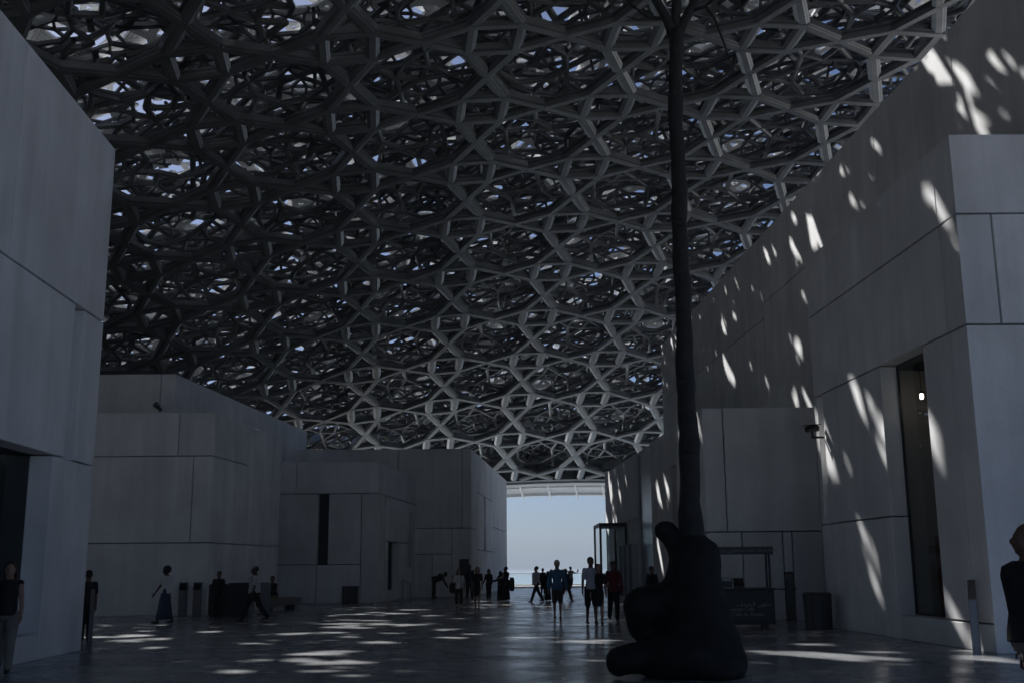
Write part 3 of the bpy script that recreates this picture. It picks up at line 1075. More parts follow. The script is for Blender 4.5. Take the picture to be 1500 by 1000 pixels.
# ------------------------------------------------------------------ closed smooth lumps (voxel skin over overlapping solids)
def ellipsoid(mb, c, r, rot=None, nu=12, nv=8):
    vs = []
    c = Vector(c)
    for i in range(1, nv):
        t = math.pi * i / nv
        for j in range(nu):
            a = 2 * math.pi * j / nu
            p = Vector((r[0] * math.sin(t) * math.cos(a), r[1] * math.sin(t) * math.sin(a), r[2] * math.cos(t)))
            if rot is not None: p = rot @ p
            vs.append(c + p)
    top, bot = Vector((0, 0, r[2])), Vector((0, 0, -r[2]))
    if rot is not None: top, bot = rot @ top, rot @ bot
    vs += [c + top, c + bot]
    fs = []
    for i in range(nv - 2):
        for j in range(nu):
            a, b = i * nu + j, i * nu + (j + 1) % nu
            fs.append((a, a + nu, b + nu, b))
    T = (nv - 1) * nu
    for j in range(nu):
        fs.append((T, j, (j + 1) % nu))
        fs.append((T + 1, (nv - 2) * nu + (j + 1) % nu, (nv - 2) * nu + j))
    mb.add(vs, fs)
    return mb

def skin(mb, name, voxel, dec=1.0, smooth=2):
    me = pydata('tmp', mb.v, mb.f)
    o = bpy.data.objects.new('tmp', me)
    COL.objects.link(o)
    md = o.modifiers.new('r', 'REMESH'); md.mode = 'VOXEL'; md.voxel_size = voxel
    if smooth:
        ms = o.modifiers.new('s', 'SMOOTH'); ms.iterations = smooth; ms.factor = 0.5
    if dec < 1:
        dm = o.modifiers.new('d', 'DECIMATE'); dm.ratio = dec
    dg = bpy.context.evaluated_depsgraph_get()
    r = bpy.data.meshes.new_from_object(o.evaluated_get(dg))
    r.name = name
    r.polygons.foreach_set('use_smooth', [True] * len(r.polygons))
    bpy.data.objects.remove(o)
    bpy.data.meshes.remove(me)
    return r

# ------------------------------------------------------------------ bronze tree on its lumpy foot
TY = 16.1
def tp(x, y, dy=0.0):
    return at_depth(x, y, TY + dy)
t_base = tp(1011.6, 995); t_base.z = 0
tree = empty('tree_sculpture', (t_base.x, TY, 0), 'dark bronze tree trunk rising from a big lumpy bronze foot in the plaza', 'sculpture')
def lump(cx, cy, rx, rz, ry, dy=0.0):
    p = tp(870 + cx / 3.848, 740 + cy / 3.848, dy)
    k = TY / F_PX / 3.848
    ellipsoid(lb, p, (rx * k, ry * k, rz * k), nu=16, nv=10)
lb = MB()
for a in ((570, 330, 150, 150, 150, 0), (560, 430, 160, 170, 170, 0), (580, 600, 190, 200, 210, 0), (600, 790, 230, 210, 260, 0), (500, 850, 250, 140, 270, -.1),
          (300, 570, 140, 118, 150, .15), (270, 640, 92, 130, 120, .2), (420, 520, 150, 90, 140, .1), (740, 880, 125, 130, 150, .05), (700, 760, 95, 130, 150, .1),
          (405, 142, 74, 62, 70, .1), (445, 190, 62, 70, 70, .1), (500, 240, 92, 80, 90, .05), (640, 275, 76, 84, 90, 0), (648, 250, 62, 58, 80, 0), (560, 230, 100, 90, 110, 0), (545, 190, 62, 62, 70, 0),
          (135, 880, 70, 82, 110, -.25), (220, 860, 90, 85, 120, -.25), (330, 840, 110, 95, 140, -.2), (650, 930, 200, 70, 260, -.1), (420, 930, 160, 50, 220, -.1)):
    lump(*a)
me = skin(lb, 'foot', 0.035, smooth=30)
base = link('foot', me, M['bronze'], tree)
tr_ = [(1016, 800, 21), (1013.5, 777, 17.5), (1010, 700, 15.5), (1005, 550, 13.8), (1002, 500, 13), (997, 350, 12), (991, 200, 11.3), (990, 100, 11), (989, 45, 11.5)]
mb = MB()
P0, R0 = [], []
ty_ = np.array([t[1] for t in tr_][::-1], float); tx_ = np.array([t[0] for t in tr_][::-1], float); tw_ = np.array([t[2] for t in tr_][::-1], float)
for k in range(46):
    y = 800 - (800 - 45) * k / 45
    x = np.interp(y, ty_, tx_) + 1.3 * math.sin(y * .031) + .7 * math.sin(y * .09 + 1)
    w = np.interp(y, ty_, tw_) * (1 + random.uniform(-.05, .05) + .04 * math.sin(y * .05))
    P0.append(tp(x, y)); R0.append(w * TY / F_PX)
mb.tube(P0, R0, 14)
mb.build('trunk', M['bark'], tree, smooth=True)
for px in (((1001, 560), 4.5), ((1010, 660), 5), ((995, 330), 4)):       # bark knuckles
    p = tp(*px[0]) + Vector((0, -.08, 0)); q = px[1] * TY / F_PX * 2
    kb = ellipsoid(MB(), p, (q * 1.3, q, q), nu=10, nv=6); kb.build('knot', M['bark'], tree, smooth=True)
def branch(pl, w0, w1):
    mb = MB()
    n = len(pl)
    mb.tube([tp(*p) for p in pl], [(w0 + (w1 - w0) * i / (n - 1)) * TY / F_PX for i in range(n)], 8)
    mb.build('branch', M['bark'], tree, smooth=True)
branch([(989, 60), (978, 30), (958, -5, -.1), (930, -50, -.2), (905, -120, -.3), (895, -200, -.3)], 9, 4)
branch([(989, 60), (1003, 30), (1020, -2, .1), (1042, -40, .2), (1062, -110, .3), (1068, -190, .4)], 8.5, 4)
branch([(989, 50), (991, 0), (988, -60), (996, -140), (992, -240)], 8, 3.5)
branch([(1012, 16, .05), (1034, 10), (1046, 26), (1060, 62), (1066, 80)], 3.2, 1.2)
branch([(1034, 10), (1052, -8), (1075, -22)], 2.6, 1.2)
branch([(975, 28), (950, 26), (925, 8), (905, -18)], 3.6, 1.4)
branch([(950, 26), (934, 30), (918, 24)], 2, .8)
branch([(958, -5, -.1), (968, -40), (965, -100), (975, -160)], 3.5, 1.5)
for k in range(26):
    a = random.choice([(930, -50), (1042, -40), (988, -60), (1062, -110), (905, -120), (992, -200)])
    dx, dy = random.uniform(-70, 70), random.uniform(-90, 10)
    branch([(a[0], a[1]), (a[0] + dx * .5, a[1] + dy * .4 - 14, random.uniform(-.4, .4)), (a[0] + dx, a[1] + dy - 10, random.uniform(-.9, .9))], 2.6, .7)

# ------------------------------------------------------------------ small furniture
def text_mesh(body, size, material, parent, mat4, name='lettering'):
    cu = bpy.data.curves.new(name, 'FONT')
    cu.body = body
    cu.size = size
    cu.align_x = 'CENTER'
    cu.extrude = 0.0015
    o = bpy.data.objects.new('tmp', cu)
    COL.objects.link(o)
    dg = bpy.context.evaluated_depsgraph_get()
    me = bpy.data.meshes.new_from_object(o.evaluated_get(dg))
    bpy.data.objects.remove(o)
    me.transform(mat4)
    me.materials.clear()
    return link(name, me, material, parent)

ARABIC = ''.join(chr(c) for c in (0xFED2, 0xFEA4, 0xFE98, 0xFEE4, 0xFEDF, 0xFE8D, 0x20, 0xFEF0, 0xFEEC, 0xFED8, 0xFEE3))
def cart():
    p = ground(1137, 919); Y = p.y; k = Y / F_PX
    xr = p.x; xl = xr - 2.15
    e = empty('drinks_cart', ((xl + xr) / 2, Y, 0), 'black drinks cart with a lettered counter and a lettered canopy bar on posts', 'cart')
    zc = 0.93
    zt = at_depth(1100, 800, Y).z
    MB().box(xl, Y, .09, xr, Y + .8, zc).build('counter', M['black'], e, bevel=.012)
    MB().box(xl - .04, Y - .05, zc + .002, xr + .04, Y + .85, zc + .045).build('counter_top', M['dark'], e, bevel=.006)
    MB().box(xr + .045, Y + .2, zc - .01, xr + .62, Y + .6, zc + .02).build('side_shelf', M['dark'], e)
    MB().box(xl - .02, Y - .03, zt - .19, xr + .02, Y + .03, zt).build('canopy_bar', M['black'], e)
    MB().box(xl - .02, Y + .032, zt - .06, xr + .02, Y + .8, zt - .02).build('canopy', M['black'], e)
    for x in (xl + .03, xr - .03):
        for y, dx in ((Y + .04, -.05), (Y + .74, .03)):
            MB().bar((x + (dx if x > 0 else 0), y, zc + .046), (x + (dx if x > 0 else 0), y, zt - .062), .05).build('post', M['black'], e)
    MB().bar((xr - .08, Y + .07, zt - .45), (xr, Y + .71, zt - .45), .03).build('brace', M['black'], e)
    for x in (xl + .2, xr - .2):
        for y in (Y + .15, Y + .65):
            MB().tube([(x - .03, y, .075), (x + .03, y, .075)], .075, 14).build('wheel', M['black'], e)
    cx = at_depth(1108, 886, Y).x
    Rm = Matrix.Rotation(math.pi / 2, 4, 'X')
    text_mesh(ARABIC, .15, M['print'], e, Matrix.Translation((at_depth(1104, 884, Y).x, Y - .004, at_depth(1104, 887, Y).z)) @ Rm)
    text_mesh('Museum Caf\u00e9', .13, M['print'], e, Matrix.Translation((at_depth(1084, 894, Y).x, Y - .004, at_depth(1084, 894, Y).z)) @ Rm)
    text_mesh('Caf\u00e9 du Mus\u00e9e', .13, M['print'], e, Matrix.Translation((at_depth(1096, 901, Y).x, Y - .004, at_depth(1096, 901.5, Y).z)) @ Rm)
    yb = Y - .033
    text_mesh(ARABIC, .10, M['print'], e, Matrix.Translation((at_depth(1061, 806, Y).x, yb, zt - .13)) @ Rm)
    text_mesh('Museum Caf\u00e9', .09, M['print'], e, Matrix.Translation((at_depth(1090, 806, Y).x, yb, zt - .12)) @ Rm)
    text_mesh('Caf\u00e9 du Mus\u00e9e', .09, M['print'], e, Matrix.Translation((at_depth(1122, 806, Y).x, yb, zt - .12)) @ Rm)
    # things on the counter
    a = at_depth(1065, 855, Y).x
    m1 = empty('coffee_machine', (a, Y + .4, zc + .046), 'dark coffee machine on the counter of the black drinks cart', 'coffee machine')
    MB().box(a - .2, Y + .2, zc + .047, a + .17, Y + .6, zc + .3).build('housing', M['dark'], m1, bevel=.02)
    MB().box(a - .17, Y + .16, zc + .22, a + .14, Y + .199, zc + .29).build('group_head', M['steel'], m1)
    MB().box(a - .18, Y + .1, zc + .047, a + .15, Y + .198, zc + .07).build('drip_tray', M['steel'], m1)
    b = at_depth(1086, 855, Y).x
    m2 = empty('till', (b, Y + .4, zc + .046), 'small dark till with a tilted screen on the drinks cart', 'till')
    MB().box(b - .11, Y + .25, zc + .047, b + .11, Y + .5, zc + .1).build('base', M['black'], m2)
    MB().add([(b - .13, Y + .3, zc + .101), (b + .13, Y + .3, zc + .101), (b + .13, Y + .34, zc + .101), (b - .13, Y + .34, zc + .101),
              (b - .13, Y + .4, zc + .29), (b + .13, Y + .4, zc + .29), (b + .13, Y + .44, zc + .29), (b - .13, Y + .44, zc + .29)], BOXF).build('screen', M['screen'], m2)
cart()

def bin_(x, y, w, h, label):
    p = ground(x, y)
    e = empty('waste_bin', p, label, 'bin')
    r = w / 2
    mb = MB()
    mb.tube([p + Vector((0, 0, 0)), p + Vector((0, 0, h - .1))], [r * .94, r], 24)
    mb.build('drum', M['dark'], e)
    MB().tube([p + Vector((0, 0, h - .098)), p + Vector((0, 0, h - .04)), p + Vector((0, 0, h))], [r * 1.03, r * 1.03, r * .9], 24).build('lid', M['black'], e)
    MB().box(p.x - r * .5, p.y - r * 1.06, h - .09 , p.x + r * .5, p.y - r * .9, h - .055).build('slot', M['black'], e)
bin_(1200, 921, .68, .88, 'round black waste bin against the wall near the drinks cart')
q = ground(515.5, 882)
e = empty('waste_bin', (q.x, q.y - .1, 0), 'square black waste bin in front of the hall with the slit window', 'bin')
MB().box(q.x - .34, q.y - .75, 0, q.x + .34, q.y - .1, .68).build('box', M['black'], e, bevel=.015)
MB().box(q.x - .36, q.y - .77, .683, q.x + .36, q.y - .08, .76).build('lid', M['dark'], e, bevel=.01)

def rail(pa, pb, za, zb_, label, w=.07):
    e = empty('handrail', (pa.x, pa.y, 0), label, 'handrail')
    for p, z in ((pa, za), (pb, zb_)):
        MB().bar((p.x, p.y, 0), (p.x, p.y, z - .02), w, .02, up=(0, 1, 0)).build('leg', M['steel'], e)
    MB().bar((pa.x, pa.y, za), (pb.x, pb.y, zb_), w, .025).build('top_rail', M['steel'], e, bevel=.004)
    return e
rail(ground(131, 957), ground(118, 954) + Vector((.05, 0.3, 0)), .86, 1.16, 'flat steel handrail at the corner of the tall hall, woman in vest beyond')
pr = ground(1431, 957)
rail(pr, pr + Vector((.22, .5, 0)), .93, 1.24, 'flat steel handrail standing before the wall with the niche window', w=.13)
pr = ground(589.5, 877)
rail(pr, pr + Vector((.35, .5, 0)), .95, .75, 'thin steel handrail beside the recessed window of the small hall', w=.05)

# security camera on the slot
c0 = R1S.P(R1S.s(1207, 640), R1S.z(1207, 640), 0.0)
cc = empty('security_camera', c0, 'black security camera on a bent arm in the wall slot', 'security camera')
n3 = Vector((R1S.n.x, R1S.n.y, 0))
a1_ = c0 - n3 * .26 + n3 * 0; a2_ = c0 + n3 * .3; a3_ = a2_ + Vector((0, 0, .17))
MB().bar(c0 - n3 * .245, a2_, .05).build('arm', M['black'], cc)
MB().bar(a2_ + Vector((0, 0, -.025)), a3_, .05).build('stem', M['black'], cc)
MB().tube([a3_ + Vector((.16, .05, .07)), a3_ + Vector((-.05, -.02, .05)), a3_ + Vector((-.16, -.05, .02))], [.085, .085, .07], 12).build('body', M['black'], cc)
MB().bar(a3_ + Vector((.2, .06, .165)), a3_ + Vector((-.2, -.07, .125)), .2, .015).build('sun_shield', M['black'], cc)

# reception desk, pylons, board, bench
p = ground(304, 903); q = ground(362, 903)
e = empty('reception_desk', ((p.x + q.x) / 2, p.y, 0), 'black reception desk with a raised front, a man in black behind it', 'desk')
xm = p.x + (q.x - p.x) * .5
ztop_ = at_depth(330, 853, p.y).z
MB().box(p.x, p.y, .06, xm - .006, p.y + .75, ztop_ - .04).build('counter', M['black'], e, bevel=.01)
MB().box(xm + .006, p.y - .1, .06, q.x, p.y + .75, ztop_).build('raised_front', M['black'], e, bevel=.01)
MB().box(p.x + .05, p.y + .05, 0, q.x - .05, p.y + .7, .058).build('plinth', M['dark'], e)
for i, (x, lab) in enumerate(((266, 'grey touch screen pylon further from the reception desk'), (287, 'grey touch screen pylon right next to the reception desk'))):
    p = ground(x, 901)
    e = empty('touch_pylon', p, lab, 'pylon')
    MB().box(p.x - .14, p.y, 0, p.x + .14, p.y + .1, .82).build('stand', M['grey'], e, bevel=.008)
    MB().add([(p.x - .15, p.y - .03, .822), (p.x + .15, p.y - .03, .822), (p.x + .15, p.y + .1, .822), (p.x - .15, p.y + .1, .822),
              (p.x - .15, p.y + .06, 1.12), (p.x + .15, p.y + .06, 1.12), (p.x + .15, p.y + .12, 1.12), (p.x - .15, p.y + .12, 1.12)], BOXF).build('head', M['grey'], e)
    MB().add([(p.x - .12, p.y - .033, .86), (p.x + .12, p.y - .033, .86), (p.x + .12, p.y - .02, .86), (p.x - .12, p.y - .02, .86),
              (p.x - .12, p.y + .045, 1.09), (p.x + .12, p.y + .045, 1.09), (p.x + .12, p.y + .055, 1.09), (p.x - .12, p.y + .055, 1.09)], BOXF).build('screen', M['screen'], e)
p = ground(387, 899)
e = empty('sign_stand', p, 'plain grey sign stand between the reception desk and the stone bench', 'sign')
MB().box(p.x - .18, p.y, .022, p.x + .18, p.y + .09, at_depth(387, 852, p.y).z).build('board', M['grey'], e, bevel=.008)
MB().box(p.x - .24, p.y - .12, 0, p.x + .24, p.y + .22, .02).build('foot_plate', M['dark'], e)
p0, p1 = ground(396, 897), ground(441, 891)
zb_ = .46
e = empty('stone_bench', (p0.x, p0.y, 0), 'low stone bench along the hall wall where a person sits', 'bench')
d = (p1 - p0).normalized(); nrm = Vector((d.y, -d.x, 0))
def slab_box(a, b, w, z0, z1):
    return [a + Vector((0, 0, z0)), b + Vector((0, 0, z0)), b - nrm * w + Vector((0, 0, z0)), a - nrm * w + Vector((0, 0, z0)),
            a + Vector((0, 0, z1)), b + Vector((0, 0, z1)), b - nrm * w + Vector((0, 0, z1)), a - nrm * w + Vector((0, 0, z1))]
MB().add(slab_box(p0, p1, .55, .2, zb_), BOXF).build('seat', M['stone'], e, bevel=.015)
MB().add(slab_box(p0 + d * .3 - nrm * .08, p0 + d * .6 - nrm * .08, .4, 0, .198), BOXF).build('block_foot', M['dark'], e)
MB().add(slab_box(p1 - d * .6 - nrm * .08, p1 - d * .3 - nrm * .08, .4, 0, .198), BOXF).build('block_foot', M['dark'], e)

# railing at the water
yr = FLOOR_FAR - .35
e = empty('quay_railing', (2, yr, 0), 'slender glass railing with thin steel posts along the water', 'railing')
xs = [-14 + 4.9 * i + .9 for i in range(7)]
for x in xs:
    MB().box(x - .04, yr - .04, -.029, x + .04, yr + .04, 1.0).build('post', M['steel'], e)
MB().box(xs[0], yr - .03, 1.002, xs[-1], yr + .03, 1.04).build('top_rail', M['steel'], e)
for i in range(6):
    MB().box(xs[i] + .06, yr - .008, .06, xs[i + 1] - .06, yr + .008, .96).build('glass_panel', M['clear'], e)

# glass porch and fins at the far right wall
pz = ground(880, 869)
yA, yB = pz.y - 4.2, pz.y
xw = R3.P(0, 0).x
def r3x(Y): return R3.O.x + (Y - R3.O.y) * R3.u.x / R3.u.y
zp = at_depth(890, 770, yA).z
e = empty('glass_porch', (pz.x, yA, 0), 'steel framed glass porch jutting from the far gallery wall by the opening', 'porch')
xo = at_depth(880, 800, yA).x
for (x, y) in ((xo, yA), (xo, yB), (r3x(yA) - .08, yA), (r3x(yB) - .08, yB)):
    MB().box(x - .06, y - .06, 0, x + .06, y + .06, zp).build('post', M['dark'], e)
MB().box(xo - .07, yA - .07, zp + .002, r3x(yA) - .03, yB + .07, zp + .18).build('roof', M['dark'], e)
MB().box(xo - .008, yA + .07, .02, xo + .008, yB - .07, zp - .01).build('glass_panel', M['clear'], e)
MB().box(xo + .07, yA - .008, .02, r3x(yA) - .15, yA + .008, zp - .01).build('glass_panel', M['clear'], e)
e = empty('fin_screen', R3.P(S(925, 850) if False else R3.s(925, 840), 0, -.3), 'row of upright glass fins on the far gallery wall next to the dark metal strip', 'screen')
sa, sbb = R3.s(936, 840), R3.s(914, 840)
zf = R3.z(925, 797)
for i in range(9):
    s_ = sa + (sbb - sa) * (i + .3) / 9
    a, b = R3.P(s_, 0, -.02), R3.P(s_, 0, -.32)
    MB().add([a + Vector((0, -.02, 0)), b + Vector((0, -.02, 0)), b + Vector((0, .02, 0)), a + Vector((0, .02, 0)),
              a + Vector((0, -.02, zf)), b + Vector((0, -.02, zf)), b + Vector((0, .02, zf)), a + Vector((0, .02, zf))], BOXF).build('fin', M['sheet'] if i % 3 == 0 else M['metalpanel'], e)

# ------------------------------------------------------------------ people
def cloth(name, c, rough=0.85):
    return mat('cloth_' + name, c, rough, noise=(14, 0.15))
CL = {k: cloth(k, v) for k, v in dict(black=(.010, .010, .011), charcoal=(.025, .025, .028), white=(.55, .55, .56), offwhite=(.42, .41, .40), blue=(.05, .14, .24),
      skirt=(.03, .055, .085), red=(.12, .012, .014), brown=(.05, .036, .028), tan=(.19, .14, .07), lavender=(.38, .38, .48), beige=(.17, .155, .14), navy=(.018, .02, .035), palegreen=(.32, .33, .27)).items()}
SK = {'a': mat('skin_light', (.32, .19, .14), .55), 'b': mat('skin_brown', (.12, .065, .045), .55), 'c': mat('skin_dark', (.05, .028, .02), .5)}
HAIR = {'black': mat('hair_black', (.008, .007, .006), .6), 'brown': mat('hair_brown', (.045, .026, .015), .6), 'grey': mat('hair_grey', (.2, .2, .2), .6), 'blond': mat('hair_blond', (.16, .10, .05), .6)}
SHOE = mat('shoe_dark', (.012, .011, .011), .5)

def rx(a):
    return Matrix.Rotation(a, 3, 'X')

def person(x, yf, yh, yaw, label, h=None, skin_='b', top='black', top_kind='tee', bottom='black', bottom_kind='trousers', hair='black', hair_kind='short',
           legs=((12, 4), (-14, 12)), arms=((10, 6, 12), (-8, 6, 12)), lean=0, head=(0, 0), voxel=.0105, sit=False, pos=None, wide=1.06, cap=None):
    p = pos if pos is not None else ground(x, yf)
    if h is None:
        h = at_depth(x, yh, p.y).z
    e = empty('person', (p.x, p.y, 0), label, 'person')
    Rz = Matrix.Rotation(R(yaw), 3, 'Z')
    J = {}
    lowest = 9
    for sgn, (t, k), nm in ((-1, legs[0], 'L'), (1, legs[1], 'R')):
        hip = Vector((sgn * .05, 0, .515))
        t, k = R(t), R(k)
        knee = hip + Vector((0, math.sin(t), -math.cos(t))) * .242
        ank = knee + Vector((0, math.sin(t - k), -math.cos(t - k))) * .232
        J['hip' + nm], J['knee' + nm], J['ank' + nm] = hip, knee, ank
        J['sh' + nm] = t - k
        lowest = min(lowest, ank.z)
    drop = Vector((0, 0, .043 - lowest))
    for k in list(J):
        if not k.startswith('sh'): J[k] = J[k] + drop
    hipc = Vector((0, 0, .53)) + drop
    TL = rx(-R(lean))
    def T(v):                                   # torso frame -> body frame
        return hipc + TL @ (Vector(v) - Vector((0, 0, .53)))
    for sgn, (pp, ab, el), nm in ((-1, arms[0], 'L'), (1, arms[1], 'R')):
        sh = T((sgn * .088 * wide, -.004, .800))
        def dirv(a, b):
            return Vector((sgn * math.sin(b), math.sin(a) * math.cos(b), -math.cos(a) * math.cos(b)))
        a, b, c = R(pp), R(ab), R(el)
        elb = sh + dirv(a, b) * .168
        wr = elb + dirv(a + c, b * .4) * .148
        J['sho' + nm], J['elb' + nm], J['wri' + nm] = sh, elb, wr
        J['hd' + nm] = dirv(a + c, b * .2)
    HM = TL @ Matrix.Rotation(R(head[0]), 3, 'Z') @ rx(-R(head[1]))
    neck = T((0, -.004, .862))
    def Hd(v):
        return neck + HM @ ((Vector(v) - Vector((0, -.004, .862))) * 1.08) - TL @ Vector((0, 0, .024))
    def fin(mb):
        mb.v = [tuple(Rz @ (Vector(v) * h) + Vector((p.x, p.y, 0))) for v in mb.v]
        return mb
    TORSO = [(.475, .080, .058, 0), (.52, .092, .066, -.002), (.57, .088, .063, 0), (.63, .074, .053, .004), (.70, .084, .060, .004), (.765, .098, .062, 0), (.80, .094, .052, -.004), (.828, .055, .040, -.006), (.845, .034, .032, -.006)]
    def torso(mb, infl, z0=.47, z1=.85, extra=0.0):
        pts, rd = [], []
        for z, a, b, y in TORSO:
            if z0 <= z <= z1:
                pts.append(T((0, y, z))); rd.append((b * wide + infl + extra * max(0, .7 - z), a * wide + infl + extra * max(0, .7 - z)))
        mb.tube(pts, rd, 16)
    def limb(mb, a, b, ra, rb, n=10):
        m_ = a.lerp(b, .35)
        mb.tube([a, m_, b], [ra, ra * .6 + rb * .4 + .002, rb], n)
        ellipsoid(mb, a, (ra, ra, ra), nu=10, nv=6); ellipsoid(mb, b, (rb, rb, rb), nu=10, nv=6)
    body = MB()
    torso(body, -.004)
    for nm in 'LR':
        limb(body, J['hip' + nm], J['knee' + nm], .046, .030); limb(body, J['knee' + nm], J['ank' + nm], .031, .018)
        limb(body, J['sho' + nm], J['elb' + nm], .027, .021); limb(body, J['elb' + nm], J['wri' + nm], .022, .0145)
        a = J['ank' + nm]
        ellipsoid(body, a + Vector((0, .035, -.024)), (.021, .062, .016), nu=10, nv=6)
        w = J['wri' + nm]; d = J['hd' + nm]
        ellipsoid(body, w + d * .026, (.016, .019, .029), nu=10, nv=6)
    body.tube([T((0, -.006, .82)), Hd((0, .0, .862)), Hd((0, .006, .905))], [.042, .036, .034], 12)
    ellipsoid(body, Hd((0, -.004, .945)), (.046, .059, .056), HM, 14, 10)
    ellipsoid(body, Hd((0, .016, .918)), (.039, .043, .048), HM, 12, 8)
    ellipsoid(body, Hd((0, .034, .888)), (.020, .018, .014), HM, 10, 6)
    ellipsoid(body, Hd((0, .057, .923)), (.009, .014, .016), HM, 8, 6)
    ellipsoid(body, Hd((0, .047, .945)), (.030, .010, .010), HM, 8, 6)
    ellipsoid(body, Hd((0, .050, .904)), (.016, .009, .008), HM, 8, 6)
    for s_ in (-1, 1):
        ellipsoid(body, Hd((s_ * .044, -.002, .925)), (.006, .012, .018), HM, 8, 6)
    me = skin(fin(body), 'body', voxel * h, dec=.7)
    # fingers: four and a thumb on each hand, joined to the body mesh
    fb = MB()
    for sgn, nm in ((-1, 'L'), (1, 'R')):
        w = J['wri' + nm]; d = J['hd' + nm].normalized()
        fw = Vector((0, 1, 0)) - d * d.y
        if fw.length < .1: fw = Vector((0, 0, 1))
        fw.normalize(); inn = d.cross(fw)
        if inn.x * sgn > 0: inn = -inn
        for i, ln in enumerate((.043, .048, .045, .036)):
            o_ = w + d * .045 + fw * (.012 - .008 * i)
            k1 = o_ + d * ln * .5 + inn * .004; k2 = k1 + (d * .7 + inn * .6).normalized() * ln * .5
            fb.tube([o_ - d * .006, k1, k2], [.0052, .005, .0042], 6)
        o_ = w + d * .018 + fw * .014
        k1 = o_ + (d * .6 + fw * .7).normalized() * .022; fb.tube([o_, k1, k1 + d * .018 + inn * .004], [.006, .0055, .0045], 6)
    fin(fb)
    bm = bmesh.new(); bm.from_mesh(me)
    vv = [bm.verts.new(v) for v in fb.v]
    for f_ in fb.f:
        try: bm.faces.new([vv[i] for i in f_]).smooth = True
        except ValueError: pass
    bm.to_mesh(me); bm.free()
    link('body', me, SK[skin_], e)
    # --- clothes
    def put(mb, name, material, vx=voxel, dec=.6):
        link(name, skin(fin(mb), name, vx * h, dec), material, e)
    if top_kind == 'abaya':
        mb = MB()
        torso(mb, .014, .5)
        for nm in 'LR':
            limb(mb, J['sho' + nm], J['elb' + nm], .042, .042); limb(mb, J['elb' + nm], J['wri' + nm], .042, .036)
        zs_ = [(.02, .135, .115), (.15, .125, .105), (.35, .112, .092), (.52, .105, .082), (.62, .095, .072)]
        mb.tube([Vector((0, 0, z)) + drop * (1 if z > .3 else 0) for z, _, _ in zs_], [(b, a) for _, a, b in zs_], 20)
        put(mb, 'robe', CL[top])
    else:
        mb = MB()
        lo = {'tee': .5, 'shirt': .47, 'vest': .5, 'dress': .5, 'jacket': .47}[top_kind]
        torso(mb, .014 if top_kind != 'jacket' else .02, lo, .83, extra=.03 if top_kind in ('tee', 'shirt') else 0)
        for nm in 'LR':
            a, b, c = J['sho' + nm], J['elb' + nm], J['wri' + nm]
            if top_kind in ('tee', 'dress'): limb(mb, a, a.lerp(b, .72), .034, .033)
            elif top_kind in ('shirt', 'jacket'):
                limb(mb, a, b, .034, .032); limb(mb, b, b.lerp(c, .93), .032, .025)
            else: limb(mb, a, a.lerp(b, .05), .030, .030)
        if top_kind == 'dress':
            zs_ = [(.30, .098, .082), (.38, .105, .086), (.48, .104, .080), (.56, .096, .070), (.62, .086, .064)]
            mb.tube([Vector((0, 0, z)) + drop for z, _, _ in zs_], [(b, a) for _, a, b in zs_], 20)
        put(mb, {'tee': 'shirt', 'shirt': 'shirt', 'vest': 'vest', 'dress': 'dress', 'jacket': 'jacket'}[top_kind], CL[top])
        if top_kind != 'dress':
            mb = MB()
            if bottom_kind == 'skirt':
                mb2 = MB(); n = 28
                zs_ = [(.07, .125, .15), (.2, .115, .125), (.4, .104, .1), (.52, .098, .074), (.6, .083, .06)]
                for i, (z, a, b) in enumerate(zs_):
                    for j in range(n):
                        t = 2 * math.pi * j / n; rp = 1 + .07 * math.sin(t * 7 + i * .3) * (1 - i / 4)
                        mb2.v.append(Vector((a * rp * math.cos(t), b * rp * math.sin(t), z)) + drop * (1 if z > .3 else .5))
                for i in range(4):
                    for j in range(n):
                        a, b = i * n + j, i * n + (j + 1) % n
                        mb2.f.append((a, b, b + n, a + n))
                mb2.f += [tuple(range(n))[::-1], tuple(range(4 * n, 5 * n))]
                fin(mb2); mb2.build('skirt', CL[bottom], e, smooth=True)
            else:
                torso(mb, .008, .47, .6)
                for nm in 'LR':
                    a, b, c = J['hip' + nm], J['knee' + nm], J['ank' + nm]
                    if bottom_kind == 'shorts':
                        limb(mb, a, a.lerp(b, .92), .058, .047)
                    elif bottom_kind == 'capri':
                        limb(mb, a, b, .056, .043); limb(mb, b, b.lerp(c, .55), .043, .042)
                    else:
                        limb(mb, a, b, .061, .046); limb(mb, b, b.lerp(c, .97), .046, .036)
                put(mb, 'shorts' if bottom_kind == 'shorts' else 'trousers', CL[bottom])
    for nm in 'LR':
        a = J['ank' + nm]
        s_ = MB()
        ellipsoid(s_, a + Vector((0, .034, -.024)), (.026, .070, .019), nu=12, nv=8)
        ellipsoid(s_, a + Vector((0, -.006, -.016)), (.025, .03, .026), nu=10, nv=6)
        fin(s_); s_.build('shoe', SHOE, e, smooth=True)
    # --- hair
    hb = MB()
